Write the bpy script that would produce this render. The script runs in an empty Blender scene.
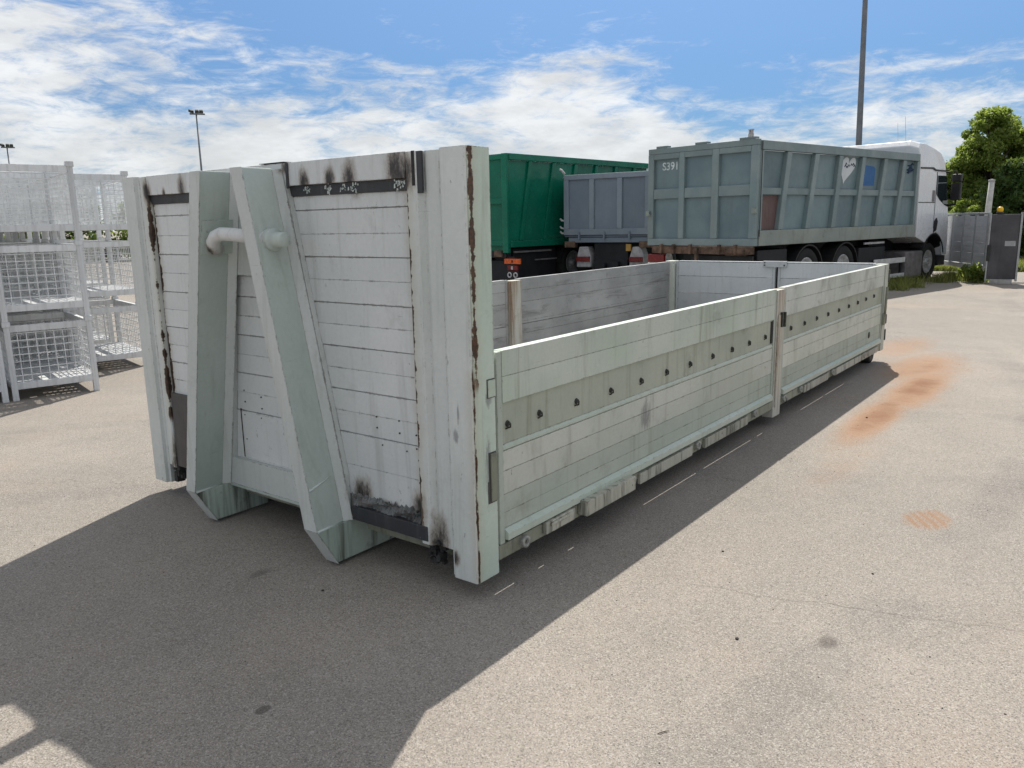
import bpy, bmesh, math, random
import numpy as np
from mathutils import Vector, Matrix, Euler
random.seed(7); rng = np.random.default_rng(7)
SC = bpy.context.scene
COL = SC.collection

# ------------------------------------------------------------------ camera
cam_d = bpy.data.cameras.new('camera'); cam = bpy.data.objects.new('camera', cam_d); COL.objects.link(cam)
yaw, pitch, roll = math.radians(37.414), math.radians(-11.450), math.radians(-1.163)
fw = Vector((math.cos(pitch)*math.cos(yaw), math.cos(pitch)*math.sin(yaw), math.sin(pitch)))
rt = Vector((math.sin(yaw), -math.cos(yaw), 0)); up = rt.cross(fw)
rt2 = rt*math.cos(roll)+up*math.sin(roll); up2 = -rt*math.sin(roll)+up*math.cos(roll)
CAM = Vector((-2.3341, -1.9857, 1.5411))
m = Matrix((rt2, up2, -fw)).transposed().to_4x4(); m.translation = CAM
cam.matrix_world = m
cam_d.sensor_width = 36; cam_d.lens = 798.0/1024*36; cam_d.clip_start = .05; cam_d.clip_end = 3000
SC.camera = cam

# ------------------------------------------------------------------ light and sky
SUN_DIR = Vector((.80, .330, 1.0)).normalized()
SUN_EL = math.asin(SUN_DIR.z); SUN_AZ = math.atan2(SUN_DIR.y, SUN_DIR.x)
sl = bpy.data.lights.new('sun', 'SUN'); sun = bpy.data.objects.new('sun', sl); COL.objects.link(sun)
sl.energy = 3.2; sl.angle = math.radians(.53); sl.color = (1, .955, .88)
sun.rotation_euler = SUN_DIR.to_track_quat('Z', 'Y').to_euler(); sun.location = (10, 5, 20)
SC.view_settings.view_transform = 'Standard'; SC.view_settings.look = 'None'
SC.view_settings.exposure = 0.875; SC.view_settings.gamma = 1

W = bpy.data.worlds.new('World'); SC.world = W; W.use_nodes = True
wn, wl = W.node_tree.nodes, W.node_tree.links
wn.clear()
def wnode(t, **k):
    n = wn.new(t)
    for a, b in k.items(): setattr(n, a, b)
    return n
def wmath(op, a, b=None, c=None):
    n = wnode('ShaderNodeMath', operation=op)
    for i, v in enumerate((a, b, c)):
        if v is None: continue
        if isinstance(v, (int, float)): n.inputs[i].default_value = v
        else: wl.new(v, n.inputs[i])
    return n.outputs[0]
def wramp(s, a, b, c=0., d=1.):
    n = wnode('ShaderNodeMapRange', interpolation_type='SMOOTHSTEP')
    wl.new(s, n.inputs[0])
    for i, v in enumerate((a, b, c, d)): n.inputs[i+1].default_value = v
    return n.outputs[0]
sky = wnode('ShaderNodeTexSky', sky_type='NISHITA'); sky.sun_disc = False
sky.sun_elevation = SUN_EL; sky.sun_rotation = math.pi/2 - SUN_AZ
sky.air_density = 1.0; sky.dust_density = .3; sky.ozone_density = 2.0; sky.altitude = 50
tc = wnode('ShaderNodeTexCoord')
def wnoise(scale_vec, loc, scale, detail, rough, dist=0):
    mp = wnode('ShaderNodeMapping'); mp.inputs['Scale'].default_value = scale_vec; mp.inputs['Location'].default_value = loc
    wl.new(tc.outputs['Generated'], mp.inputs[0])
    n = wnode('ShaderNodeTexNoise'); n.inputs['Scale'].default_value = scale; n.inputs['Detail'].default_value = detail
    n.inputs['Roughness'].default_value = rough; n.inputs['Distortion'].default_value = dist
    wl.new(mp.outputs[0], n.inputs['Vector']); return n.outputs[0]
def wdot(az, el):
    a, e = math.radians(az), math.radians(el)
    n = wnode('ShaderNodeVectorMath', operation='DOT_PRODUCT'); wl.new(tc.outputs['Generated'], n.inputs[0])
    n.inputs[1].default_value = (math.cos(e)*math.cos(a), math.cos(e)*math.sin(a), math.sin(e)); return n.outputs['Value']
sep = wnode('ShaderNodeSeparateXYZ'); wl.new(tc.outputs['Generated'], sep.inputs[0])
n1 = wnoise((1, 1, 4.0), (3.1, .7, .2), 4.2, 10, .66, .45)
n2 = wnoise((1, 1, 3.4), (1.3, 4.0, 2.0), 19., 8, .68, .5)
n3 = wnoise((1, 1, 3.4), (5.3, 2.0, .9), 1.9, 3, .5, 0)
cl = wmath('ADD', wmath('MULTIPLY', n1, .50), wmath('ADD', wmath('MULTIPLY', n2, .36), wmath('MULTIPLY', n3, .30)))
# broken cloud over most of the sky, one wide clear gap to the east where the sun stands
gap = wramp(wdot(8, 23), .875, .985, 0, -.12)
gap2 = wramp(wdot(44, 25), .945, .992, 0, -.13)
deck = wramp(sep.outputs['Z'], .10, .23, .058, 0)
high = wramp(sep.outputs['Z'], .3, .6, 0, .06)
cl = wmath('ADD', cl, wmath('ADD', wmath('ADD', gap, gap2), wmath('ADD', deck, high)))
fac = wramp(cl, .50, .68, 0, .90)
shade = wramp(wnoise((1, 1, 3.2), (7, 1, 3), 9., 6, .62), .30, .72, .80, 1.07)
tint = wnode('ShaderNodeMix', data_type='RGBA'); wl.new(wramp(sep.outputs['Z'], .0, .5), tint.inputs[0])
tint.inputs[6].default_value = (.195, .305, .455, 1); tint.inputs[7].default_value = (.70, .80, .88, 1)
mix0 = wnode('ShaderNodeMix', data_type='RGBA', blend_type='MULTIPLY'); mix0.inputs[0].default_value = 1
wl.new(sky.outputs[0], mix0.inputs[6]); wl.new(tint.outputs[2], mix0.inputs[7])
ccol = wnode('ShaderNodeMix', data_type='RGBA', blend_type='MULTIPLY'); ccol.inputs[0].default_value = 1
ccol.inputs[6].default_value = (6.1, 6.15, 6.1, 1); wl.new(shade, ccol.inputs[7])
mixc = wnode('ShaderNodeMix', data_type='RGBA'); wl.new(fac, mixc.inputs[0]); wl.new(mix0.outputs[2], mixc.inputs[6]); wl.new(ccol.outputs[2], mixc.inputs[7])
bg = wnode('ShaderNodeBackground'); bg.inputs[1].default_value = .083; wl.new(mixc.outputs[2], bg.inputs[0])
wo = wnode('ShaderNodeOutputWorld'); wl.new(bg.outputs[0], wo.inputs[0])

# ------------------------------------------------------------------ material helper
class Mat:
    def __init__(s, name, rough=.6, metal=0.0, spec=.4):
        s.m = bpy.data.materials.new(name); s.m.use_nodes = True
        s.nt = s.m.node_tree; s.b = s.nt.nodes['Principled BSDF']
        s.b.inputs['Roughness'].default_value = rough; s.b.inputs['Metallic'].default_value = metal
        s.b.inputs['Specular IOR Level'].default_value = spec
        s.tc = s.nt.nodes.new('ShaderNodeTexCoord'); s.P = s.tc.outputs['Object']
        s.sep = None
    def L(s, a, b): s.nt.links.new(a, b)
    def N(s, t, **k):
        n = s.nt.nodes.new(t)
        for a, b in k.items(): setattr(n, a, b)
        return n
    def xyz(s, i):
        if s.sep is None:
            s.sep = s.N('ShaderNodeSeparateXYZ'); s.L(s.P, s.sep.inputs[0])
        return s.sep.outputs[i]
    def math(s, op, a, b=None):
        n = s.N('ShaderNodeMath', operation=op)
        for i, v in enumerate((a, b)):
            if v is None: continue
            if isinstance(v, (int, float)): n.inputs[i].default_value = v
            else: s.L(v, n.inputs[i])
        return n.outputs[0]
    def mr(s, v, a, b, c=0., d=1.):
        n = s.N('ShaderNodeMapRange', interpolation_type='SMOOTHSTEP'); s.L(v, n.inputs[0])
        for i, q in enumerate((a, b, c, d)): n.inputs[i+1].default_value = q
        return n.outputs[0]
    def noise(s, scale, detail=4, rough=.55, st=(1, 1, 1), loc=(0, 0, 0), dist=0., src=None):
        mp = s.N('ShaderNodeMapping'); mp.inputs['Scale'].default_value = st; mp.inputs['Location'].default_value = loc
        s.L(src or s.P, mp.inputs[0])
        n = s.N('ShaderNodeTexNoise'); n.inputs['Scale'].default_value = scale; n.inputs['Detail'].default_value = detail
        n.inputs['Roughness'].default_value = rough; n.inputs['Distortion'].default_value = dist
        s.L(mp.outputs[0], n.inputs['Vector']); return n.outputs[0]
    def voro(s, scale, feature='F1', out='Distance', src=None, rnd=1):
        n = s.N('ShaderNodeTexVoronoi', feature=feature); n.inputs['Scale'].default_value = scale
        n.inputs['Randomness'].default_value = rnd
        s.L(src or s.P, n.inputs['Vector']); return n.outputs[out]
    def mix(s, f, a, b):
        n = s.N('ShaderNodeMix', data_type='RGBA')
        for i, v in ((0, f), (6, a), (7, b)):
            if isinstance(v, (int, float)): n.inputs[i].default_value = v
            elif isinstance(v, tuple): n.inputs[i].default_value = (*v, 1)[:4]
            else: s.L(v, n.inputs[i])
        return n.outputs[2]
    def col(s, c):
        if isinstance(c, tuple): s.b.inputs['Base Color'].default_value = (*c, 1)
        else: s.L(c, s.b.inputs['Base Color'])
        return s
    def bump(s, h, strength=.3, dist=.01):
        n = s.N('ShaderNodeBump'); n.inputs['Strength'].default_value = strength; n.inputs['Distance'].default_value = dist
        s.L(h, n.inputs['Height']); s.L(n.outputs[0], s.b.inputs['Normal']); return s
    def rough(s, v): s.L(v, s.b.inputs['Roughness']); return s
    def spot(s, c, r):
        a = s.N('ShaderNodeVectorMath', operation='SUBTRACT'); s.L(s.P, a.inputs[0]); a.inputs[1].default_value = c
        b = s.N('ShaderNodeVectorMath', operation='DIVIDE'); s.L(a.outputs[0], b.inputs[0]); b.inputs[1].default_value = r
        l = s.N('ShaderNodeVectorMath', operation='LENGTH'); s.L(b.outputs[0], l.inputs[0])
        return s.mr(l.outputs['Value'], .1, 1.0, 1, 0)
    def maxof(s, L):
        r = L[0]
        for q in L[1:]: r = s.math('MAXIMUM', r, q)
        return r


def paint(name, c1, c2, dirt=(.16, .14, .11), dirt_amt=.5, rough=.5, chips=.5, chip_col=(.07, .05, .04), streak=(14, 14, .9),
          soot=(), rust=(), seed=0., scuffs=0., bump=.08, chip_scale=38, spec=.4, grime=(), dth=.5, wear=.5, edge=.75, ovar=.10):
    if 'board_paint' == name: ovar = .03
    M = Mat(name, rough, 0, spec); S = (seed, seed*1.7, seed*.6)
    big = M.noise(1.7, 3, .55, loc=S); fine = M.noise(55, 3, .6, loc=S)
    c = M.mix(M.mr(big, .32, .68), c1, c2)
    c = M.mix(M.mr(fine, .2, .8, 0, .16), c, tuple(v*.62 for v in c1))
    st = M.noise(1.0, 5, .65, st=streak, loc=S, dist=.4)
    c = M.mix(M.mr(st, dth, dth+.26, 0, dirt_amt), c, dirt)
    blot = M.noise(5.5, 6, .7, loc=(S[1], S[0], 3))
    c = M.mix(M.mr(blot, .56, .78, 0, dirt_amt*.85), c, dirt)
    if scuffs:
        sc = M.noise(9, 5, .75, st=(.6, .6, 2.2), loc=(4, S[1], S[0]), dist=.6)
        c = M.mix(M.mr(sc, .60, .70, 0, scuffs), c, tuple(min(1, v*1.25+.05) for v in c1))
    if chips:
        ch = M.noise(chip_scale, 4, .62, st=(1, 1, .55), loc=S); big2 = M.noise(3.1, 3, .6, loc=(2, S[0], 1))
        mk = M.math('MULTIPLY', M.mr(ch, .665, .70), M.mr(big2, .48, .66))
        c = M.mix(M.math('MULTIPLY', mk, chips), c, chip_col)
    if wear:
        # fine runs, scratches and specks of grime
        zone = M.noise(2.3, 4, .65, loc=(S[1]+3, 1, S[0]))
        run = M.noise(1.0, 4, .7, st=(52, 52, 2.2), loc=(S[0], S[1], 0))
        c = M.mix(M.math('MULTIPLY', M.mr(run, .60, .74, 0, .55*wear), M.mr(zone, .40, .62)), c, tuple(v*.55 for v in dirt))
        scr = M.noise(1.0, 4, .75, st=(3.0, 3.0, 75), loc=(S[1], 3, S[0]), dist=.25)
        c = M.mix(M.math('MULTIPLY', M.mr(scr, .655, .70, 0, .6*wear), M.mr(zone, .62, .40)), c, tuple(v*.5 for v in dirt))
        spk = M.noise(105, 3, .7, loc=(S[0], 9, 2))
        c = M.mix(M.math('MULTIPLY', M.mr(spk, .68, .74, 0, .8*wear), M.mr(zone, .45, .60)), c, tuple(v*.4 for v in chip_col))
        dul = M.noise(.9, 5, .7, loc=(7, S[0], S[1]))
        c = M.mix(M.mr(dul, .48, .70, 0, .28*wear), c, tuple(v*.6 for v in c1))
    h = M.math('ADD', M.noise(4.0, 3, .5, loc=S), M.math('MULTIPLY', fine, .12))
    for ((ia, a0), (ib, b0), w, amp, lo, hi, colr) in rust:
        da = M.math('SUBTRACT', M.xyz(ia), a0); db = M.math('SUBTRACT', M.xyz(ib), b0)
        d = M.math('SQRT', M.math('ADD', M.math('MULTIPLY', da, da), M.math('MULTIPLY', db, db)))
        iz = 3-ia-ib
        n = M.noise(64, 6, .8, st=(1, 1, .6), loc=(S[0]+a0*7, 2, b0*3)); nz = M.noise(6.5, 4, .7, st=(.3, .3, 1), loc=(a0*5, b0*9, S[0]))
        wid = M.math('ADD', M.math('MULTIPLY', M.math('SUBTRACT', n, .5), amp), M.math('MULTIPLY', M.mr(nz, .30, .66, -.15, 1.5), w))
        mk = M.mr(M.math('SUBTRACT', wid, d), -.0015, .003)
        z = M.xyz(iz)
        mk = M.math('MULTIPLY', mk, M.math('MULTIPLY', M.mr(z, lo-.05, lo), M.mr(z, hi, hi+.05, 1, 0)))
        halo = M.math('MULTIPLY', M.mr(M.math('SUBTRACT', wid, d), -.05, .01, 0, .35), M.math('MULTIPLY', M.mr(z, lo-.05, lo), M.mr(z, hi, hi+.05, 1, 0)))
        c = M.mix(halo, c, (.42, .36, .25))
        rc = M.mix(M.mr(M.noise(38, 6, .8), .36, .62), colr, tuple(v*.28 for v in colr))
        c = M.mix(mk, c, rc)
    if grime:
        g = M.maxof([M.spot(p, r) for p, r in grime]); gn = M.noise(30, 6, .8, st=(1, 1, .35), loc=(1, 2, S[0]))
        c = M.mix(M.mr(M.math('ADD', g, M.math('MULTIPLY', M.math('SUBTRACT', gn, .5), 2.2)), .45, 1.05, 0, .7), c, (.17, .175, .18))
    if soot:
        g = M.maxof([M.spot(p, r) for p, r in soot]); gn = M.noise(26, 6, .75, st=(1, 1, .45), loc=(S[0], 5, 5))
        v = M.math('ADD', g, M.math('MULTIPLY', M.math('SUBTRACT', gn, .52), 1.5))
        c = M.mix(M.math('MULTIPLY', M.mr(v, .1, .8, 0, .62), M.mr(g, 0, .25)), c, (.22, .16, .11))
        c = M.mix(M.math('MULTIPLY', M.mr(v, .50, 1.05, 0, .96), M.mr(g, .1, .4)), c, (.03, .026, .024))
    oi = M.N('ShaderNodeObjectInfo')
    hv = M.N('ShaderNodeHueSaturation'); M.L(c, hv.inputs['Color']); M.L(M.mr(oi.outputs['Random'], 0, 1, 1-ovar, 1+ovar*.6), hv.inputs['Value'])
    c = hv.outputs[0]
    M.col(c); M.bump(h, bump*1.6, .02)
    if edge:
        bv = M.N('ShaderNodeBevel', samples=5); bv.inputs['Radius'].default_value = .008
        gm = M.N('ShaderNodeNewGeometry'); dt = M.N('ShaderNodeVectorMath', operation='DOT_PRODUCT')
        M.L(bv.outputs[0], dt.inputs[0]); M.L(gm.outputs['Normal'], dt.inputs[1])
        en = M.noise(19, 6, .8, loc=(S[1], 2, S[0]))
        em = M.math('MULTIPLY', M.mr(dt.outputs['Value'], .93, .995, 1, 0), M.mr(en, .50, .60))
        c = M.mix(M.math('MULTIPLY', em, edge), c, M.mix(M.mr(fine, .3, .7), (.13, .07, .04), (.045, .035, .03)))
        M.col(c)
    M.rough(M.mr(blot, .3, .8, rough-.08, rough+.18))
    return M.m

def plain(name, c, rough=.6, metal=0., var=.25, scale=6., spec=.4, bump=0.):
    M = Mat(name, rough, metal, spec)
    n = M.noise(scale, 5, .65)
    M.col(M.mix(M.mr(n, .3, .7), tuple(v*(1-var) for v in c), tuple(min(1, v*(1+var*.5)) for v in c)))
    if bump: M.bump(n, bump, .01)
    return M.m

# ------------------------------------------------------------------ geometry helper
class MB:
    def __init__(s): s.v = []; s.f = []; s.sm = []
    def raw(s, vs, fs, smooth=False):
        o = len(s.v); s.v += [tuple(q) for q in vs]; s.f += [tuple(i+o for i in f) for f in fs]; s.sm += [smooth]*len(fs); return s
    def box(s, x0, x1, y0, y1, z0, z1):
        return s.hexa([(x0, y0, z0), (x1, y0, z0), (x1, y1, z0), (x0, y1, z0), (x0, y0, z1), (x1, y0, z1), (x1, y1, z1), (x0, y1, z1)])
    def hexa(s, p):
        return s.raw(p, [(3, 2, 1, 0), (4, 5, 6, 7), (0, 1, 5, 4), (1, 2, 6, 5), (2, 3, 7, 6), (3, 0, 4, 7)])
    def prism(s, poly, axis, a, b):
        def P(u, v, w): return {0: (w, u, v), 1: (u, w, v), 2: (u, v, w)}[axis]
        n = len(poly)
        vs = [P(u, v, a) for u, v in poly]+[P(u, v, b) for u, v in poly]
        fs = [tuple(range(n-1, -1, -1)), tuple(range(n, 2*n))]+[(i, (i+1) % n, (i+1) % n+n, i+n) for i in range(n)]
        return s.raw(vs, fs)
    def tube(s, pts, r, n=10, cap=True):
        pts = [Vector(p) for p in pts]; rs = r if isinstance(r, (list, tuple)) else [r]*len(pts)
        rings = []
        for i, p in enumerate(pts):
            t = (pts[min(i+1, len(pts)-1)]-pts[max(i-1, 0)]).normalized()
            a = t.cross(Vector((0, 0, 1)))
            if a.length < 1e-3: a = t.cross(Vector((1, 0, 0)))
            a.normalize(); b = t.cross(a)
            rings.append([p+(a*math.cos(2*math.pi*k/n)+b*math.sin(2*math.pi*k/n))*rs[i] for k in range(n)])
        vs = [q for g in rings for q in g]; fs = []
        for i in range(len(pts)-1):
            for k in range(n): fs.append((i*n+k, i*n+(k+1) % n, (i+1)*n+(k+1) % n, (i+1)*n+k))
        s.raw(vs, fs, True)
        if cap:
            o = len(s.v)-len(vs); e = (len(pts)-1)*n
            s.f.append(tuple(o+k for k in range(n-1, -1, -1))); s.sm.append(False)
            s.f.append(tuple(o+e+k for k in range(n))); s.sm.append(False)
        return s
    def disc_ring(s, c, axis, prof, n=20):
        # lathe: prof list of (radius, offset along axis)
        rings = []
        for r, h in prof:
            g = []
            for k in range(n):
                t = 2*math.pi*k/n; u, v = r*math.cos(t), r*math.sin(t)
                g.append({0: (c[0]+h, c[1]+u, c[2]+v), 1: (c[0]+u, c[1]+h, c[2]+v), 2: (c[0]+u, c[1]+v, c[2]+h)}[axis])
            rings.append(g)
        vs = [q for g in rings for q in g]
        fs = [(i*n+k, i*n+(k+1) % n, (i+1)*n+(k+1) % n, (i+1)*n+k) for i in range(len(prof)-1) for k in range(n)]
        return s.raw(vs, fs, True)
    def mesh(s, name, mat, bevel=0.):
        me = bpy.data.meshes.new(name); me.from_pydata(s.v, [], s.f); me.update()
        bm = bmesh.new(); bm.from_mesh(me)
        for f, q in zip(bm.faces, s.sm): f.smooth = q
        bmesh.ops.recalc_face_normals(bm, faces=bm.faces)
        if bevel:
            es = [e for e in bm.edges if len(e.link_faces) == 2 and e.calc_face_angle(0) > .6]
            bmesh.ops.bevel(bm, geom=es, offset=bevel, segments=2, profile=.6, affect='EDGES', clamp_overlap=True)
        bm.to_mesh(me); bm.free()
        if mat: me.materials.append(mat)
        return me
    def build(s, name, mat, parent=None, bevel=0., label=None):
        o = bpy.data.objects.new(name, s.mesh(name, mat, bevel)); COL.objects.link(o); o.parent = parent
        if label: o['label'] = label
        return o
def B(x0, x1, y0, y1, z0, z1): return MB().box(x0, x1, y0, y1, z0, z1)
def inst(name, me, parent=None, loc=(0, 0, 0), rot=(0, 0, 0), scale=(1, 1, 1)):
    o = bpy.data.objects.new(name, me); COL.objects.link(o); o.parent = parent
    o.location = loc; o.rotation_euler = rot; o.scale = scale; return o
def thing(name, label, cat, loc=(0, 0, 0), rz=0., group=None):
    o = bpy.data.objects.new(name, None); COL.objects.link(o); o.location = loc; o.rotation_euler = (0, 0, rz)
    o['label'] = label; o['category'] = cat; o.empty_display_size = .2
    if group: o['group'] = group
    return o
def tag(o, label=None, cat=None, group=None, kind=None):
    for k, v in (('label', label), ('category', cat), ('group', group), ('kind', kind)):
        if v: o[k] = v
    return o
def copy_tree(o, parent=None):
    c = o.copy(); COL.objects.link(c); c.parent = parent
    for ch in list(o.children): copy_tree(ch, c)
    return c
def text_mesh(name, body, size, mat, parent, M4, depth=.002, shear=0.):
    cu = bpy.data.curves.new(name, 'FONT'); cu.body = body; cu.size = size; cu.extrude = depth; cu.shear = shear; cu.offset = .003
    o = bpy.data.objects.new(name, cu); COL.objects.link(o)
    dg = bpy.context.evaluated_depsgraph_get(); me = bpy.data.meshes.new_from_object(o.evaluated_get(dg))
    bpy.data.objects.remove(o); me.transform(M4); me.materials.clear(); me.materials.append(mat)
    t = bpy.data.objects.new(name, me); COL.objects.link(t); t.parent = parent; return t
def at_az(az, d, z=0):
    a = math.radians(az); return Vector((CAM.x+d*math.cos(a), CAM.y+d*math.sin(a), z))

# ------------------------------------------------------------------ ground
CRK = (.286, .464)
G = Mat('asphalt', .88, 0, .25)
P = G.P
n_big = G.noise(.22, 4, .6); n_mid = G.noise(1.1, 5, .65, loc=(3, 1, 0)); n_f = G.noise(24, 4, .7)
vor = G.voro(210, 'F1', 'Color'); vd = G.voro(210, 'F1', 'Distance')
vor2 = G.voro(430, 'F1', 'Color')
c = G.mix(G.mr(n_big, .3, .7), (.272, .240, .203), (.325, .284, .239))
c = G.mix(G.mr(n_mid, .42, .72, 0, .5), c, (.20, .18, .155))
c = G.mix(G.mr(n_mid, .25, .42, .35, 0), c, (.36, .325, .28))
n_pat = G.noise(.55, 6, .7, loc=(11, 4, 0), dist=.6); n_warm = G.noise(.38, 5, .65, loc=(2, 17, 0))
c = G.mix(G.mr(n_pat, .40, .62, .26, 0), c, (.165, .150, .132))
c = G.mix(G.mr(n_pat, .56, .74, 0, .35), c, (.40, .365, .315))
c = G.mix(G.mr(n_warm, .50, .72, 0, .38), c, (.34, .255, .185))
n_lng = G.noise(1.0, 5, .7, st=(.22, 2.4, 1), loc=(5, 1, 0), dist=.3)
c = G.mix(G.mr(n_lng, .54, .75, 0, .24), c, (.17, .155, .14))
for (cx_, cy_, R_, w_) in ((-9.2, -6.9, 13.2, .16), (-9.6, -6.9, 15.3, .16), (3.5, 14, 15.6, .14), (3.5, 14, 17.6, .14), (16, -15, 12.6, .17), (16, -15, 14.7, .17)):
    dx = G.math('SUBTRACT', G.xyz(0), cx_); dy = G.math('SUBTRACT', G.xyz(1), cy_)
    dd = G.math('ABSOLUTE', G.math('SUBTRACT', G.math('SQRT', G.math('ADD', G.math('MULTIPLY', dx, dx), G.math('MULTIPLY', dy, dy))), R_))
    tm = G.math('MULTIPLY', G.mr(dd, w_*.5, w_, 1, 0), G.mr(n_mid, .36, .66, 0, .30))
    c = G.mix(tm, c, (.13, .12, .11))
sv = G.N('ShaderNodeSeparateColor'); G.L(vor, sv.inputs[0])
sv2 = G.N('ShaderNodeSeparateColor'); G.L(vor2, sv2.inputs[0])
c = G.mix(G.mr(sv.outputs[0], .66, .95, 0, .42), c, (.55, .51, .45))
c = G.mix(G.mr(sv.outputs[1], .70, .98, 0, .62), c, (.08, .07, .062))
c = G.mix(G.mr(sv2.outputs[0], .6, .95, 0, .45), c, (.40, .37, .34))
c = G.mix(G.mr(sv2.outputs[1], .65, .95, 0, .5), c, (.07, .064, .06))
# rust stains where scrap has lain
rn = G.noise(5, 6, .75, loc=(8, 3, 0)); rn2 = G.noise(2.1, 4, .7, loc=(1, 9, 0))
rs = [((5.5, -.62, 0), (1.9, .36, 1)), ((4.2, -.57, 0), (1.7, .28, 1)), ((6.6, -.45, 0), (1.8, .62, 1)), ((7.9, .0, 0), (1.7, .55, 1)), ((2.9, -.70, 0), (1.6, .30, 1)), ((1.0, -.75, 0), (1.1, .35, 1))]
g = G.maxof([G.math('MULTIPLY', G.spot(p, r), w) for (p, r), w in zip(rs, (1, .95, .8, .6, .3, .1))])
v = G.math('ADD', g, G.math('MULTIPLY', G.math('SUBTRACT', rn, .5), .75))
c = G.mix(G.mr(v, .08, .95, 0, .70), c, (.32, .165, .075))
v = G.math('ADD', g, G.math('MULTIPLY', G.math('SUBTRACT', rn2, .5), 1.1))
c = G.mix(G.mr(v, .66, 1.2, 0, .70), c, (.17, .066, .026))
# tyre-lug rust print
pr = G.spot((2.035, -1.315, 0), (.27, .19, 1))
wv = G.N('ShaderNodeTexWave', wave_type='BANDS', bands_direction='X'); wv.inputs['Scale'].default_value = 6.6; wv.inputs['Distortion'].default_value = 1.5; wv.inputs['Detail'].default_value = 2
mp = G.N('ShaderNodeMapping'); mp.inputs['Rotation'].default_value = (0, 0, 1.0); G.L(P, mp.inputs[0]); G.L(mp.outputs[0], wv.inputs['Vector'])
pv = G.math('MULTIPLY', G.mr(G.math('ADD', pr, G.math('MULTIPLY', G.math('SUBTRACT', rn, .5), 1.1)), .25, .75), G.mr(wv.outputs[0], .2, .8, .5, 1))
c = G.mix(G.math('MULTIPLY', pv, .66), c, (.27, .14, .065))
# oil and dirt spots
dk = [((.50, -1.26, 0), (.11, .085, 1)), ((-.98, .10, 0), (.045, .032, 1)), ((-.35, 1.0, 0), (.15, .07, 1)), ((1.35, -.75, 0), (.12, .1, 1))]
g = G.maxof([G.math('MULTIPLY', G.spot(p, r), w) for (p, r), w in zip(dk, (.75, 1.3, .6, .35))])
c = G.mix(G.mr(G.math('ADD', g, G.math('MULTIPLY', G.math('SUBTRACT', rn, .5), .7)), .3, .8, 0, .62), c, (.06, .05, .045))
# hairline cracks
wp = G.N('ShaderNodeVectorMath', operation='ADD'); nd = G.N('ShaderNodeTexNoise'); nd.inputs['Scale'].default_value = 1.3; nd.inputs['Detail'].default_value = 6; G.L(P, nd.inputs['Vector'])
sc_ = G.N('ShaderNodeVectorMath', operation='SCALE'); sc_.inputs['Scale'].default_value = .9; G.L(nd.outputs['Color'], sc_.inputs[0]); G.L(P, wp.inputs[0]); G.L(sc_.outputs[0], wp.inputs[1])
ck = G.voro(.23, 'DISTANCE_TO_EDGE', 'Distance', src=wp.outputs[0])
ckm = G.math('MULTIPLY', G.mr(ck, .0, .0018, 1, 0), G.mr(n_mid, .50, .62, 0, .25))
ln = G.math('ADD', G.math('ADD', G.xyz(0), G.math('MULTIPLY', G.xyz(1), CRK[0])), G.math('MULTIPLY', G.math('SUBTRACT', G.noise(1.6, 7, .72, loc=(3, 3, 0)), .5), .22))
lm = G.mr(G.math('ABSOLUTE', G.math('SUBTRACT', ln, CRK[1])), .0015, .006, 1, 0)
lm = G.math('MULTIPLY', lm, G.math('MULTIPLY', G.mr(G.xyz(1), -2.6, -2.3), G.mr(G.xyz(1), -.8, -.5, .38, 0)))
c = G.mix(lm, c, (.075, .065, .055))
c = G.mix(ckm, c, (.05, .045, .04))
G.col(c)
hgt = G.math('ADD', G.math('MULTIPLY', vd, .8), G.math('ADD', G.math('MULTIPLY', n_f, .5), G.math('MULTIPLY', ckm, -1.0)))
G.bump(hgt, .5, .003)
gnd = MB().raw([(-900, -900, 0), (900, -900, 0), (900, 900, 0), (-900, 900, 0)], [(0, 1, 2, 3)]).build('ground', G.m)
tag(gnd, kind='structure')

# ------------------------------------------------------------------ materials of the hook-lift bin
H1, H2, WID, LEN = 1.825, 1.03, 2.50, 6.84
RB = (.085, .035, .014)
soot_f = [((0, .936, 1.735), (.2, .06, .11)), ((0, .769, 1.735), (.2, .065, .10)), ((0, .64, 1.74), (.2, .08, .13)), ((0, .36, 1.76), (.2, .11, .17)), ((0, .30, 1.74), (.2, .07, .14)),
          ((0, 2.255, 1.73), (.2, .07, .12)), ((0, 1.92, 1.75), (.2, .06, .12)), ((0, 2.09, 1.72), (.2, .03, .06)), ((0, 1.06, 1.80), (.2, .05, .05)),
          ((0, .33, .33), (.2, .10, .17)), ((0, .70, .34), (.2, .12, .13)), ((0, .52, .29), (.2, .2, .06)), ((0, .215, .20), (.2, .08, .25)), ((0, .115, .17), (.05, .04, .07)),
          ((0, 2.24, .22), (.2, .07, .3)), ((0, 2.29, .13), (.2, .06, .2)), ((-.05, .76, .45), (.1, .05, .25))]
m_board = paint('board_paint', (.615, .635, .625), (.685, .695, .685), dirt=(.29, .285, .255), dirt_amt=.35, chips=.5, seed=1.3, soot=soot_f,
                rust=[((1, .311), (0, .03), .013, .022, .25, 1.68, RB), ((1, 2.253), (0, .03), .020, .022, .62, 1.76, (.075, .038, .02))], rough=.55)
m_post = paint('post_paint', (.575, .605, .575), (.645, .665, .64), dirt=(.32, .34, .28), dirt_amt=.4, chips=.55, seed=4.1, soot=soot_f,
               rust=[((1, .308), (0, 0.0), .013, .022, .3, 1.72, RB), ((0, .012), (1, .0), .006, .012, .1, .95, RB), ((1, 2.252), (0, .004), .016, .02, .5, 1.78, (.075, .038, .02))],
               grime=[((0, .09, .70), (.03, .03, .06)), ((0, .075, .78), (.03, .012, .11)), ((0, .12, 1.0), (.02, .01, .02))], rough=.5)
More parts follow.
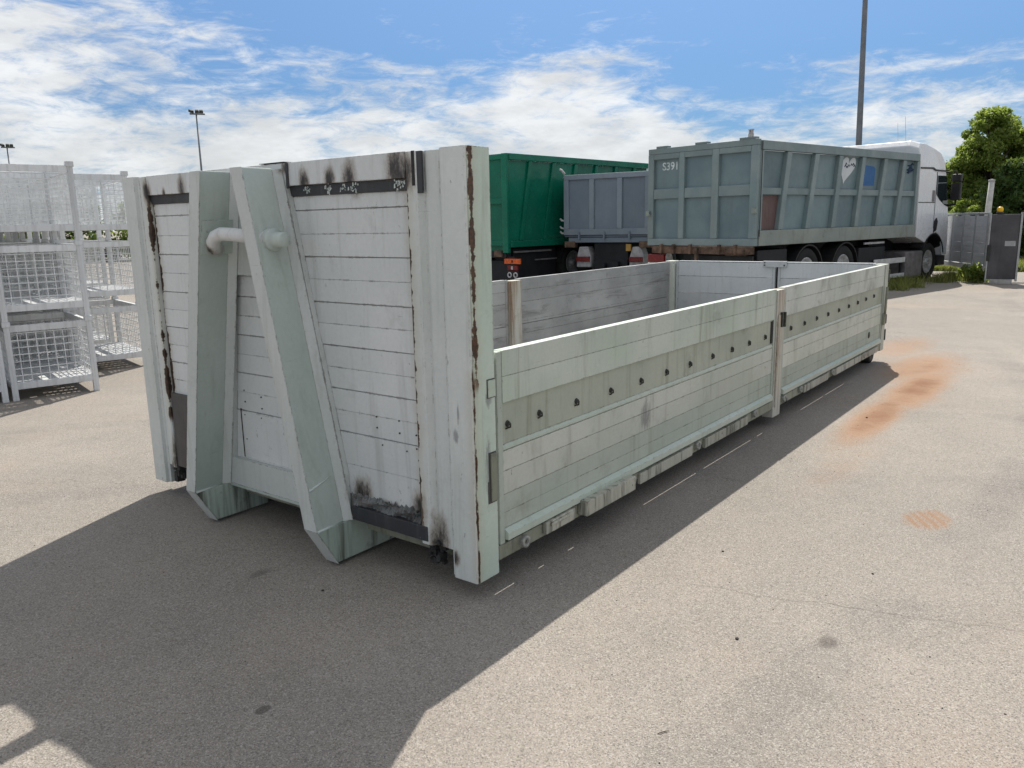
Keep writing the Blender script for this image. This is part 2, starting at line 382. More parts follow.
m_leg = paint('leg_paint', (.455, .525, .475), (.53, .585, .54), dirt=(.27, .31, .24), dirt_amt=.35, chips=.5, seed=7.7, soot=soot_f[-1:], rough=.5)
m_foot = paint('foot_paint', (.43, .52, .44), (.49, .56, .49), dirt=(.06, .06, .045), dirt_amt=.95, chips=1., dth=.44, wear=1., seed=2.2, rough=.6)
m_mint = paint('mint_paint', (.46, .535, .44), (.565, .60, .53), dirt=(.17, .175, .12), dirt_amt=.6, chips=.95, seed=5.5, rough=.5, scuffs=.25, wear=1.)
m_gate = paint('gate_board_paint', (.50, .535, .455), (.585, .595, .53), dirt=(.20, .185, .13), dirt_amt=.55, chips=.6, seed=8.8, rough=.55, scuffs=.3, streak=(7, 7, 1.2), wear=1.,
               grime=[((1.45, 0, .50), (.13, .3, .16)), ((5.0, 0, .98), (.5, .3, .06))])
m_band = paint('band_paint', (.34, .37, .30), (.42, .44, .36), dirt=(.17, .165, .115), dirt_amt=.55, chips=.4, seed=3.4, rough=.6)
m_rail = paint('rail_paint', (.50, .575, .485), (.58, .62, .54), dirt=(.36, .36, .27), dirt_amt=.5, chips=.9, seed=6.1, rough=.5)
m_chas = paint('chassis_paint', (.25, .26, .195), (.34, .345, .265), dirt=(.05, .042, .03), dirt_amt=.95, chips=1., seed=9.2, rough=.65, streak=(9, 9, 2.), chip_scale=16)
m_worn = paint('worn_inside_paint', (.30, .30, .29), (.43, .425, .41), dirt=(.16, .15, .14), dirt_amt=.8, chips=.95, chip_col=(.10, .09, .085), chip_scale=24, seed=11., rough=.6, scuffs=.5, streak=(2, 2, 12))
m_rear = paint('rear_door_paint', (.50, .525, .53), (.57, .585, .59), dirt=(.30, .29, .28), dirt_amt=.4, chips=.6, seed=12.6, rough=.55)
m_rpost = paint('rusty_post_paint', (.46, .45, .38), (.52, .51, .45), dirt=(.23, .12, .055), dirt_amt=.95, chips=.95, chip_col=(.09, .04, .02), seed=14.2, rough=.6, streak=(12, 12, .8), chip_scale=14, dth=.43, wear=1.)
m_black = paint('burnt_black_steel', (.030, .032, .036), (.05, .052, .058), dirt=(.16, .155, .15), dirt_amt=.35, chips=.6, chip_col=(.5, .5, .5), seed=15., rough=.55)
m_dkplate = paint('bare_dark_plate', (.085, .078, .075), (.11, .10, .095), dirt=(.05, .035, .03), dirt_amt=.6, chips=.3, seed=16., rough=.6)
m_soot = plain('sooty_steel', (.035, .034, .033), .8, 0, .6, 14, bump=.3)
m_crum = paint('crumpled_burnt_paint', (.10, .105, .105), (.22, .23, .225), dirt=(.03, .028, .026), dirt_amt=.9, chips=.9, chip_col=(.02, .018, .017), chip_scale=22, seed=17., rough=.7)
m_gap = plain('gap_dark', (.03, .028, .026), .9)
m_step = paint('step_box_paint', (.44, .43, .35), (.52, .51, .43), dirt=(.045, .04, .03), dirt_amt=.95, chips=1., seed=9.9, rough=.65, streak=(24, 24, 2.), dth=.47, wear=1., edge=.9)
m_knob = plain('lashing_steel', (.062, .064, .055), .6, .3, .5, 30)
m_weld = plain('weld_bead', (.58, .64, .60), .5, 0, .1, 30)
m_pin = plain('pin_paint', (.34, .34, .30), .5, 0, .5, 30)

# ------------------------------------------------------------------ hook-lift bin
bin_ = thing('hook_lift_container', 'long pale green dropside roll-off container with tall white front bulkhead and hook frame', 'container')

def post(mirror, name):
    yf = (lambda y: y) if not mirror else (lambda y: WID-y)
    # corner post with returns
    poly = [(0.0, .004), (.004, 0), (.137, 0), (.14, .003), (.14, .145), (.02, .145), (.016, .13), (0.0, .122)]
    p = MB().prism([(x, yf(y)) for x, y in poly], 2, .08, H1).build('corner_post', m_post, bin_, .003)
    if mirror:
        poly = [(.0205, .1452), (.021, .165), (.028, .185), (.004, .20), (.0, .208), (.0, .238), (.006, .246), (.10, .246), (.10, .1452)]
    else: poly = [(.0205, .1452), (.021, .215), (.028, .232), (.004, .248), (0.0, .256), (0.0, .302), (.006, .31), (.10, .31), (.10, .1452)]
    MB().prism([(x, yf(y)) for x, y in poly], 2, .19, H1-.004).build('channel', m_post, bin_, .003)
    return p
m_side = paint('post_side_paint', (.45, .54, .45), (.52, .59, .51), dirt=(.18, .18, .12), dirt_amt=.5, chips=1., seed=5.9, rough=.5, wear=.8,
    rust=[((0, .025), (1, -.003), .013, .038, .92, 1.83, (.10, .048, .022)), ((0, .012), (1, -.003), .006, .012, .1, .92, RB)], grime=[((.09, 0, .55), (.05, .05, .30)), ((.10, 0, .85), (.04, .05, .09))])
cp_r = post(False, 'corner_post')
MB().prism([(.010, -.003), (.013, -.0045), (.1395, -.0045), (.1395, -.0005), (.010, -.0005)], 2, .082, H1-.001).build('side_plate', m_side, cp_r); cp_l = post(True, 'corner_post')
# boards of the bulkhead
edges = [.315, .46, .612, .712, .812, .91, 1.01, 1.108, 1.205, 1.307, 1.407, 1.507, 1.612, 1.674]
for i in range(len(edges)-1):
    major = i % 2 == 0
    g0 = .0022 if (i % 2 == 0) else .0005
    g1 = .0022 if (i % 2 == 1) else .0005
    if i == 0: g0 = 0
    x0 = .030+random.uniform(-.0015, .0015)
    b = B(x0, .0365, .312, 2.252, edges[i]+g0, edges[i+1]-g1)
    b.build('board', m_board, bin_, .0012)
B(.0368, .085, .305, 2.252, .196, 1.81).build('backing_sheet', m_worn, bin_)
B(.004, .13, .312, 2.252, 1.722, H1-.002).build('header_beam', m_board, bin_, .003)
B(.020, .036, .316, 2.250, 1.677, 1.719).build('burnt_strip', m_black, bin_)
# charred verticals and top plate
MB().box(.003, .014, .222, .25, 1.66, H1-.005).build('charred_bar', m_black, bin_, .002)
MB().box(-.002, .0035, .256, .272, 1.69, H1-.003).build('charred_bar', m_soot, bin_, .001)
MB().box(-.004, .003, 1.037, 1.052, 1.71, H1-.003).build('charred_bar', m_black, bin_, .002)
B(-.003, .10, 1.06, 1.24, H1+.0005, H1+.003).build('top_plate', m_black, bin_)
# chips of weld left on the burnt strip
for y in (.936, .70, .63, .37, .345, .79):
    mb = MB()
    for k in range(16):
        dy, dz, w = random.gauss(0, .013), random.gauss(0, .009), random.uniform(.0012, .0045)
        e_ = random.uniform(.5, 2.2); sh = random.uniform(-.004, .004)
        mb.hexa([(.0175, y+dy-w, 1.70+dz-w*e_), (.0205, y+dy-w, 1.70+dz-w*e_), (.0205, y+dy+w, 1.70+dz-w*e_+sh), (.0175, y+dy+w, 1.70+dz-w*e_+sh), (.0175, y+dy-w*.6, 1.70+dz+w*e_), (.0205, y+dy-w*.6, 1.70+dz+w*e_), (.0205, y+dy+w*.5, 1.70+dz+w*e_+sh), (.0175, y+dy+w*.5, 1.70+dz+w*e_+sh)])
    mb.build('weld_remains', m_weld, bin_)
# crumpled bottom edge and cross beam
mb = MB(); N = 64; rows = []
for j in range(5):
    r_ = []
    for i in range(N+1):
        y = .315+(.752-.315)*i/N
        z = [.262, .278, .298, .312, .326][j]+random.uniform(-.006, .006)*(1 if j < 4 else 2.2)
        r_.append((.024-.014*math.sin(j*1.9+i*.21)-random.uniform(0, .010)-(.004 if j < 4 else -.004), y, z))
    rows.append(r_)
vs = [q for r_ in rows for q in r_]; fs = []
for j in range(4):
    for i in range(N): fs.append((j*(N+1)+i, j*(N+1)+i+1, (j+1)*(N+1)+i+1, (j+1)*(N+1)+i))
mb.raw(vs, fs).build('crumpled_edge', m_crum, bin_)
B(-.004, .06, .268, .745, .205, .272).build('cross_beam', m_black, bin_, .004)
mb = MB()
for k in range(26):
    y = random.uniform(.2, .275); z = random.uniform(.11, .215); s = random.uniform(.004, .014)
    mb.box(.005+random.uniform(0, .03), .05, y-s, y+s, z-s, z+s*1.4)
mb.build('torn_steel', m_soot, bin_)
mb = MB()
for k in range(18):
    y = random.uniform(2.24, 2.31); z = random.uniform(.10, .22); s = random.uniform(.005, .016)
    mb.box(.01+random.uniform(0, .03), .06, y-s, y+s, z-s, z+s*1.4)
mb.build('torn_steel', m_soot, bin_)
B(.012, .029, 1.70, 2.250, .2, .632).build('lower_plate', m_dkplate, bin_, .002)
B(.10, .2, .15, 2.35, .12, .22).build('cross_beam', m_chas, bin_)
# A plate with its window
def ly(z): return 1.49+(1.806-1.49)*(1.80-max(z, .20))/1.60     # left leg outer edge
def ry(z): return 1.095-(1.095-.76)*(1.80-max(z, .20))/1.60          # right leg outer edge
wl0, wl1, wr0, wr1 = 1.534, 1.672, 1.036, .898   # window corners top / bottom
zt, zb = 1.313, .351
ol = lambda z: ly(z)+.018
orr = lambda z: ry(z)-.018
mb = MB(); x0, x1 = .002, .028
mb.prism([(ol(1.80), 1.80), (ol(zt), zt), (orr(zt), zt), (orr(1.80), 1.80)], 0, x0, x1)
mb.prism([(ol(zt), zt), (ol(.41), .41), (ol(.41), zb), (wl1, zb), (wl0, zt)], 0, x0, x1)
mb.prism([(wr0, zt), (wr1, zb), (orr(.41), zb), (orr(.41), .41), (orr(zt), zt)], 0, x0, x1)
mb.prism([(ol(.41), zb), (ol(.41), .205), (orr(.41), .205), (orr(.41), zb)], 0, x0, x1)
mb.build('hook_plate', m_post, bin_)
B(.0, .05, ry(.3)+.0, ly(.3), .19, .2045).build('hook_plate_lip', m_leg, bin_)
# inner cover plates behind the window
B(.0275, .0295, 1.02, 1.60, .36, .605).build('cover_plate', m_board, bin_)
B(.0265, .0297, 1.598, 1.606, .36, .62).build('cover_seam', m_gap, bin_)
mb = MB()
for (y, z) in [(1.56, .66), (1.56, .72), (1.42, .64), (1.42, .70), (1.57, .59), (1.57, .46), (1.43, .59), (.58, .66), (.58, .71), (.44, .655), (.44, .71), (.55, .585), (.40, .58), (.34, .66), (.34, .60), (.33, .55), (.33, .45)]:
    mb.disc_ring((.026, y, z), 0, [(0, -.001), (.0035, -.0005), (.004, .004)], 8)
mb.build('rivet', m_knob, bin_)
# the two legs of the hook frame
DX = -.2
def leg(yo, yi, name='hook_leg'):
    # yo outer-left edge function, yi right edge function
    mb = MB(); t = 1.80; k = .20
    XB, q = -.036, .010
    mb.hexa([(DX, yi(k), k), (XB, yi(k)+q, k), (XB, yo(k), k), (DX, yo(k), k), (DX, yi(t), t), (XB, yi(t)+q, t), (XB, yo(t), t), (DX, yo(t), t)])
    fl_ = MB().hexa([(XB-.001, yi(k)+q-.001, k), (-.001, yi(k)-.016, k), (-.001, yo(k), k), (XB-.001, yo(k)-.002, k), (XB-.001, yi(t)+q-.001, t-.004), (-.001, yi(t)-.016, t-.004), (-.001, yo(t), t-.004), (XB-.001, yo(t)-.002, t-.004)])
    o = mb.build(name, m_leg, bin_, .005)
    fl_.build('back_flange', m_post, o, .003)
    a, b = yi(.2), yo(.2)
    MB().prism([(DX, .1995), (-.09, .018), (.24, .018), (.24, .19), (-.0005, .1995)], 1, a, b).build('foot', m_foot, o, .004)
    # lighter front flange and toe plate
    MB().hexa([(DX-.004, yi(k)-.002, k), (DX-.0005, yi(k)-.002, k), (DX-.0005, yo(k), k), (DX-.004, yo(k), k), (DX-.004, yi(t)-.002, t), (DX-.0005, yi(t)-.002, t), (DX-.0005, yo(t), t), (DX-.004, yo(t), t)]).build('front_flange', m_post, o, .0012)
    MB().hexa([(-.094, a-.002, .014), (-.0905, a-.002, .0145), (-.0905, b, .0145), (-.094, b, .014), (DX-.004, a-.002, .1985), (DX-.0005, a-.002, .1985), (DX-.0005, b, .1985), (DX-.004, b, .1985)]).build('toe_plate', m_post, o)
    MB().tube([(DX+.004, a-.001, .2), (-.05, a+.012, .2)], .006, 6).build('weld', m_weld, o)
    if yo(1.) < 1.2: MB().tube([(DX+.004, yi(.385)-.001, .385), (-.055, yi(.415)+.013, .415)], .0055, 6).build('weld', m_weld, o)
    return o
lw = .088
legL = leg(lambda z: ly(z), lambda z: ly(z)-lw+.008)
legR = leg(lambda z: ry(z)+lw-.006, lambda z: ry(z))
# stiffening patch on the left leg, weld seams
def patch(z0, z1):
    e = .003
    return [(DX+.01, ly(z0)-lw+.008-e, z0), (-.003, ly(z0)-lw+.008-e, z0), (-.003, ly(z0)-lw+.02, z0), (DX+.01, ly(z0)-lw+.02, z0),
            (DX+.01, ly(z1)-lw+.008-e, z1), (-.003, ly(z1)-lw+.008-e, z1), (-.003, ly(z1)-lw+.02, z1), (DX+.01, ly(z1)-lw+.02, z1)]
MB().hexa(patch(1.42, 1.58)).build('stiffener', m_leg, legL, .002)
# lifting bar with its boss
m_bar = paint('lifting_bar_paint', (.62, .63, .62), (.68, .68, .67), dirt=(.12, .07, .05), dirt_amt=.5, chips=1., chip_col=(.09, .06, .045), chip_scale=26, seed=19., rough=.45, soot=[((-.14, 1.45, 1.45), (.09, .055, .06)), ((-.16, 1.36, 1.52), (.04, .04, .03))])
bar = MB().tube([(-.10, 1.478, 1.440), (-.135, 1.452, 1.452), (-.152, 1.430, 1.478), (-.158, 1.400, 1.503), (-.160, 1.35, 1.515), (-.158, 1.27, 1.512), (-.15, 1.03, 1.492)], [.030, .036, .033, .031, .031, .031, .031], 16).build('lifting_bar', m_bar, bin_)
MB().disc_ring((-.12, 0, 1.487), 1, [(0, .935), (.029, .935), (.033, .942), (.033, 1.0), (.047, 1.002), (.050, 1.01), (.050, 1.06)], 22).build('boss', m_leg, bin_)

# floor, rails
mb = MB()
mb.box(.0853, 6.74, .068, 2.44, .195, .235)
mb.build('floor_plate', m_worn, bin_)
# strip between floor edge and gate, open where daylight falls through
sl_g = [(.085, .25), (.406, .476), (.651, .726), (1.41, 2.113), (2.202, 3.025), (3.121, 3.254), (4.09, 4.72), (4.76, 5.37)]
x = .0853; mb = MB()
for a, b in sl_g:
    a2, b2 = a+.17, b+.17
    mb.box(x, a2, .046, .0675, .2, .233); mb.box(a2, b2, .046, .0605, .225, .233); x = b2
mb.box(x, 6.74, .046, .0675, .2, .233); mb.build('floor_edge', m_chas, bin_)
for (a, b) in ((.76, .84), (1.73, 1.81)):
    B(.245, 6.45, a, b, .02, .19).build('skid_rail', m_foot, bin_)
for k in range(7):
    B(.9+k*.9, .98+k*.9, .09, 2.41, .13, .194).build('floor_bearer', m_chas, bin_)

# the dropside gates
knob_m = MB()
knob_m.disc_ring((0, 0, .004), 1, [(0, -.010), (.013, -.010), (.016, -.006), (.017, 0)], 10)
knob_m.tube([(-.012, .0, -.020), (-.012, -.013, -.016), (-.010, -.016, .002), (0, -.017, .012), (.010, -.016, .002), (.012, -.013, -.016), (.012, .0, -.020)], .005, 6)
knob_me = knob_m.mesh('lashing_knob', m_knob)
def gate(x0, x1, knobs, mirror, boards_m, mint_m, band_m, rail_m, low_m):
    yf = (lambda y: y) if not mirror else (lambda y: WID-y)
    def box(xa, xb, ya, yb, za, zb): return B(xa, xb, min(yf(ya), yf(yb)), max(yf(ya), yf(yb)), za, zb)
    a, b = x0+.034, x1-.034
    for xa, xb in ((x0, x0+.033), (x1-.033, x1)):
        box(xa, xb, -.004, .046, .20, 1.028).build('end_stile', low_m, bin_, .003)
    d = .042 if mirror else .0085
    if not mirror:
        box(a, b, .0087, .042, .264, .8105).build('core_panel', mint_m, bin_); box(a, b, .0087, .042, .811, 1.0295).build('core_panel', mint_m, bin_)
    (box(a, b, .0, d, .9228, 1.03) if mirror else B(a, b, -.006, d, .9228, 1.03)).build('board', mint_m, bin_, .0012)
    (box(a, b, .0, d, .812, .9215) if mirror else B(a, b, -.006, d, .812, .9215)).build('board', mint_m, bin_, .0012)
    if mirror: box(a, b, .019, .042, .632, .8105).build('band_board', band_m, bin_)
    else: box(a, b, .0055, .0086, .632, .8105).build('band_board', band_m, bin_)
    MB().prism([(yf(d), .608), (yf(-.001), .608), (yf(-.001), .618), (yf(.0045), .631), (yf(d), .631)], 0, a, b).build('ledge', rail_m, bin_)
    box(a, b, .001, d, .517, .6035).build('board', boards_m, bin_, .0015)
    box(a, b, .0005, d, .4145, .5153).build('board', boards_m, bin_, .0012)
    box(a, b, .002, d, .3330, .4125).build('board', low_m, bin_, .0012)
    box(a, b, .002, d, .264, .3322).build('board', low_m, bin_, .001)
    MB().prism([(yf(.044), .262), (yf(.0), .262), (yf(-.022), .246), (yf(-.022), .214), (yf(.044), .214)], 0, a, b).build('bottom_rail', rail_m, bin_, .002)
    for kx, kz in knobs:
        inst('lashing_knob', knob_me, bin_, (kx, yf(.0054), kz), (0, random.uniform(-.25, .25), math.pi if mirror else 0), (.85, .7, .85))
kn1 = [(.23, .712), (.461, .711), (.763, .706), (1.083, .702), (1.40, .699), (1.70, .699), (2.006, .698), (2.333, .698), (2.645, .698), (2.945, .701), (3.251, .703)]
kn2 = [(3.80, .705), (4.131, .706), (4.448, .712), (4.765, .714), (5.09, .716), (5.41, .722), (5.72, .728), (6.02, .733), (6.33, .738)]
m_low = paint('low_board_paint', (.40, .46, .39), (.47, .51, .44), dirt=(.24, .24, .17), dirt_amt=.5, chips=.5, seed=3.9, rough=.55)
m_gate2 = paint('far_gate_paint', (.43, .465, .41), (.54, .56, .51), dirt=(.17, .165, .13), dirt_amt=.75, chips=.8, seed=18.8, rough=.6, scuffs=.5, streak=(3, 3, 1.6), dth=.46, wear=1.)
gate(.155, 3.435, kn1, False, m_gate, m_mint, m_band, m_rail, m_low)
gate(3.60, 6.70, kn2, False, m_gate, m_gate2, m_band, m_rail, m_low)
gate(.155, 3.435, [], True, m_worn, m_worn, m_worn, m_worn, m_worn)
gate(3.60, 6.70, [], True, m_worn, m_worn, m_worn, m_worn, m_worn)
# middle posts
MB().box(3.44, 3.595, -.012, .07, .07, 1.02).box(3.455, 3.50, -.022, -.0122, .15, .84).build('middle_post', m_rpost, bin_, .005)
B(3.44, 3.595, 2.415, 2.51, .07, 1.02).build('middle_post', m_rpost, bin_, .005)
for xx, zz in ((3.52, .80), (3.585, .795)):
    MB().box(xx-.012, xx+.012, -.03, -.0125, zz-.055, zz+.055).build('latch', m_knob, bin_, .004)
MB().box(3.36, 3.432, .0, .018, .64, .80).build('latch_recess', m_gap, bin_)
# rear corner posts
MB().box(6.705, LEN, -.012, .10, .12, 1.034).build('rear_post', m_gate, bin_, .006)
MB().box(6.705, LEN, 2.40, 2.512, .12, 1.04).build('rear_post', m_gate, bin_, .006)
for z0, z1 in ((.84, .97), (.40, .50), (.22, .34)):
    MB().box(LEN+.001, LEN+.03, -.02, .03, z0, z1).build('hinge', m_knob, bin_, .005)
MB().box(6.70, 6.75, -.035, -.0125, .40, .52).tube([(6.72, -.03, .5), (6.72, -.035, .80)], .012, 8).build('latch_lever', m_chas, bin_)
# rear doors
for y0, y1 in ((.105, 1.135), (1.165, 2.39)):
    zs = [.24, .45, .66, .86, 1.03]
    for i in range(4):
        B(6.752, 6.785, y0+.03, y1-.03, zs[i]+.002, zs[i+1]-.002).build('door_board', m_rear, bin_, .002)
    for ya in (y0, y1-.029):
        B(6.748, 6.80, ya, ya+.028, .235, 1.04).build('door_stile', m_rear, bin_, .002)
    B(6.75, 6.80, y0+.03, y1-.03, 1.0315, 1.042).build('door_cap', m_rear, bin_, .002)
B(6.79, 6.80, 1.1355, 1.1645, .24, 1.0).build('door_seal', m_gap, bin_)
MB().box(6.715, 6.747, 1.03, 1.30, .985, 1.052).build('door_latch', m_rear, bin_, .004)
MB().box(6.706, 6.7145, 1.045, 1.06, .998, 1.012).box(6.706, 6.7145, 1.27, 1.285, .998, 1.012).box(6.706, 6.7145, 1.27, 1.285, 1.03, 1.04).build('bolt', m_knob, bin_)
# what the chassis side carries under the gate
MB().box(.145, 6.70, -.004, .014, .135, .198).build('side_sill', m_chas, bin_, .002)
MB().box(.755, 1.235, -.062, -.0055, .15, .225).build('step_box', m_step, bin_, .005)
MB().box(.46, .70, -.030, -.0055, .150, .205).box(.49, .66, -.040, -.0305, .185, .198).build('step_box', m_step, bin_, .004)
for x0_, x1_ in ((1.36, 2.02), (2.2, 2.92), (4.15, 4.8), (5.0, 5.9), (5.95, 6.55)):
    MB().box(x0_, x1_, -.022, -.0045, .135, .196).build('hinge_cover', m_step, bin_, .004)
pin_m = MB().disc_ring((0, 0, 0), 1, [(.012, -.012), (.014, -.030), (.026, -.030), (.028, -.026), (.028, 0)], 16).disc_ring((0, 0, 0), 1, [(0, -.013), (.0125, -.012)], 16)
pin_me = pin_m.mesh('hinge_pin', m_pin); core_me = MB().disc_ring((0, 0, 0), 1, [(0, -.020), (.011, -.0195), (.0135, -.018)], 14).mesh('pin_core', m_knob)
hook_m = MB().tube([(0, -.02, .02), (.01, -.045, .0), (.0, -.05, -.03), (-.02, -.04, -.045)], .009, 6).mesh('rope_hook', m_knob)
for xx, zz in ((.31, .168), (1.275, .180), (2.10, .178), (3.05, .185), (3.66, .18), (4.05, .18), (4.93, .178), (6.0, .18)):
    h_ = inst('hinge_pin', pin_me, bin_, (xx, 0, zz)); inst('pin_core', core_me, h_)
    if xx in (1.275, 2.10, 3.66): inst('rope_hook', hook_m, bin_, (xx+.03, .0, zz-.005), (0, 0, 0), (.6, .6, .6))
MB().disc_ring((6.23, 0, .35), 1, [(0, -.004), (.03, -.004), (.034, 0), (.034, .002)], 14).build('grommet', m_knob, bin_)
# latch notches on the side of the corner post
MB().box(.088, .139, -.0062, -.0048, .848, .927).build('notch', m_dkplate, bin_)
MB().box(.092, .139, -.010, -.0065, .852, .923).build('lock_tab', m_mint, bin_, .002)
MB().box(.088, .136, -.0062, -.0048, .405, .622).box(.080, .0879, -.0062, -.0048, .405, .50).build('notch', m_dkplate, bin_)
MB().box(.096, .132, -.014, -.0065, .412, .618).build('lock_tab', m_chas, bin_, .003)
# rollers at the back
m_tyre0 = plain('roller_steel', (.05, .045, .042), .7, .2, .5, 20)
for y in (.06, 2.30):
    MB().disc_ring((6.62, y, .105), 1, [(0, 0), (.03, 0), (.03, -.01), (.095, -.01), (.105, 0), (.105, .13), (.095, .14), (.0, .14)], 24).build('roller', m_tyre0, bin_)
    B(6.50, 6.74, y+.02, y+.11, .10, .20).build('roller_bracket', m_chas, bin_)

# ------------------------------------------------------------------ roll-off boxes and lorries
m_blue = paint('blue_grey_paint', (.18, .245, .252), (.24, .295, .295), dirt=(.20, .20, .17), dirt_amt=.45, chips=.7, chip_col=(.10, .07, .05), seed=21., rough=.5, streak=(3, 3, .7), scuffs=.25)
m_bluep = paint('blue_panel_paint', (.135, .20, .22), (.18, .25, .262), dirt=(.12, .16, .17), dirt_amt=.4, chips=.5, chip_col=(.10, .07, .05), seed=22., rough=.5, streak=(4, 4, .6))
m_blued = paint('dirty_blue_rail', (.26, .30, .27), (.32, .35, .31), dirt=(.16, .13, .10), dirt_amt=.7, chips=.8, chip_col=(.12, .06, .03), seed=23., rough=.6, streak=(3, 3, .8))
m_rustp = paint('rust_primer', (.13, .085, .08), (.17, .11, .10), dirt=(.08, .04, .03), dirt_amt=.6, chips=.5, seed=24., rough=.7)
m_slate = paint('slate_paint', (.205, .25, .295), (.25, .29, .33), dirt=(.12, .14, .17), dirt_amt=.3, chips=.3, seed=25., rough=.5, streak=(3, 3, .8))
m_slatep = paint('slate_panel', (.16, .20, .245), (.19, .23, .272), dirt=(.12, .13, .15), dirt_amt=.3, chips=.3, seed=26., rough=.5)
m_green = paint('green_gloss', (.005, .14, .083), (.007, .168, .10), dirt=(.03, .10, .07), dirt_amt=.25, chips=.2, seed=27., rough=.22, bump=.03, spec=.22)
m_chblack = plain('chassis_black', (.014, .015, .018), .6, 0, .4, 5)
m_rubber = plain('tyre_rubber', (.018, .018, .018), .85, 0, .3, 20)
m_rim = plain('rim_grey', (.46, .46, .46), .5, .4, .4, 12)
m_white = paint('cab_white', (.80, .81, .82), (.83, .84, .84), dirt=(.5, .48, .44), dirt_amt=.12, chips=0, seed=31., rough=.28, bump=.006, wear=0, edge=0)
m_glass = Mat('tinted_glass', .06, 0, .5); m_glass.col((.012, .02, .022)); m_glass = m_glass.m
m_plastic = plain('black_plastic', (.016, .016, .017), .55, 0, .2, 8)
m_tank = plain('tank_grey', (.19, .175, .175), .5, .1, .35, 5)
m_alu = plain('guard_white', (.62, .62, .60), .5, .2, .2, 7)
m_red = plain('lamp_red', (.17, .010, .012), .25, 0, .4, 20)
m_orange = plain('reflector_orange', (.75, .13, .02), .35, 0, .35, 25)
m_lens = plain('lamp_clear', (.55, .53, .52), .25, 0, .3, 25)
m_rusty = plain('rusty_beam', (.15, .095, .065), .8, 0, .6, 7, bump=.2)
m_mud = plain('mudguard_grey', (.42, .41, .41), .55, 0, .3, 7)
m_wtext = plain('stencil_white', (.62, .68, .67), .6, 0, .35, 14)
m_heart = paint('heart_white', (.60, .64, .66), (.66, .69, .70), dirt=(.4, .45, .48), dirt_amt=.3, chips=.5, chip_col=(.16, .24, .27), chip_scale=18, seed=33.)
m_bluesq = paint('patch_blue', (.012, .11, .31), (.02, .13, .34), dirt=(.03, .12, .25), dirt_amt=.4, chips=.3, seed=34.)
m_scr = plain('scrawl_navy', (.012, .04, .09), .6)

wheel_cache = {}
def wheel_mesh(r, w):
    k = (r, w)
    if k not in wheel_cache:
        t = MB().disc_ring((0, 0, 0), 1, [(r*.60, .03), (r*.66, .005), (r*.93, 0), (r, .035), (r, w-.035), (r*.93, w), (r*.6, w)], 28).mesh('tyre', m_rubber)
        q = MB().disc_ring((0, 0, 0), 1, [(0, .0), (r*.16, .0), (r*.18, .05), (r*.32, .07), (r*.50, .055), (r*.56, .02), (r*.615, .02), (r*.615, w-.02), (0, w-.02)], 24)
        for j in range(10):
            a = 2*math.pi*j/10
            q.disc_ring((r*.26*math.cos(a), .05, r*.26*math.sin(a)), 1, [(0, -.012), (r*.025, -.012), (r*.03, .02)], 6)
        wheel_cache[k] = (t, q.mesh('rim', m_rim))
    return wheel_cache[k]
def wheel(parent, x, y, z, r, w, flip=False):
    t, q = wheel_mesh(r, w)
    h = inst('wheel', t, parent, (x, y, z), (0, 0, math.pi if flip else 0)); inst('rim', q, h); return h
def mudguard(parent, x, y0, y1, z, r, a0=10, a1=170, mat=None):
    poly = [(x+r*math.cos(math.radians(a)), z+r*math.sin(math.radians(a))) for a in np.linspace(a0, a1, 13)]
    poly += [(x+(r-.025)*math.cos(math.radians(a)), z+(r-.025)*math.sin(math.radians(a))) for a in np.linspace(a1, a0, 13)]
    mb = MB()
    for i in range(12):
        j = 25-i
        mb.prism([poly[i], poly[i+1], poly[j-1], poly[j]], 1, y0, y1)
    return mb.build('mudguard', mat or m_plastic, parent)

# --- blue-grey box
qb = (11.876, 3.283, 0); tb = -.2125
bb = thing('roll_off_container', 'weathered blue-grey ribbed roll-off container with white heart on its side, on the white lorry', 'container', qb, tb)
BW, BL, b0, b1 = 2.45, 6.375, 1.035, 2.887
rt_top = [.93, 1.91, 2.83, 3.77, 4.74, 5.65]; rt_bot = [.71, 1.66, 2.64, 3.58, 4.50, 5.39]
def lerp(z, i): return rt_bot[i]+(rt_top[i]-rt_bot[i])*(z-1.31)/(2.71-1.31)
def lx(z, i):
    if i < 0: return .10
    if i >= 6: return 6.29
    return lerp(z, i)
for (za, zc) in ((1.312, 1.935), (2.065, 2.705)):
    for i in range(7):
        xa0, xa1 = lx(za, i-1), lx(zc, i-1); xb0, xb1 = lx(za, i), lx(zc, i)
        mat = m_rustp if (za < 1.5 and i == 0) else m_bluep
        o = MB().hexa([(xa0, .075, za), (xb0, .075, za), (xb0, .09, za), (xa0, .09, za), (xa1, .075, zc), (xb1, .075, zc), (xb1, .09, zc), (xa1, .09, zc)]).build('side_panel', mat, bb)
        if mat is m_rustp: o['label'] = 'bare rust-brown panel'
for i in range(6):
    mb = MB(); w = .075
    for z0_, z1_ in ((1.312, 2.705),):
        a0_, a1_ = lerp(z0_, i), lerp(z1_, i)
        mb.hexa([(a0_-w, -.012, z0_), (a0_+w, -.012, z0_), (a0_+w, .08, z0_), (a0_-w, .08, z0_), (a1_-w, -.012, z1_), (a1_+w, -.012, z1_), (a1_+w, .08, z1_), (a1_-w, .08, z1_)])
    mb.build('rib', m_blue, bb, .012)
B(.10, 6.29, .02, .078, 1.94, 2.06).build('middle_beam', m_blue, bb, .008)
B(.0, BL, -.02, .10, 2.71, b1-.02).build('top_rail', m_blue, bb, .01)
B(.02, BL, -.015, .10, b0, 1.308).build('bottom_rail', m_blued, bb, .01)
B(.0, .10, .0, .10, 1.31, 2.708).build('stanchion', m_blue, bb, .008)
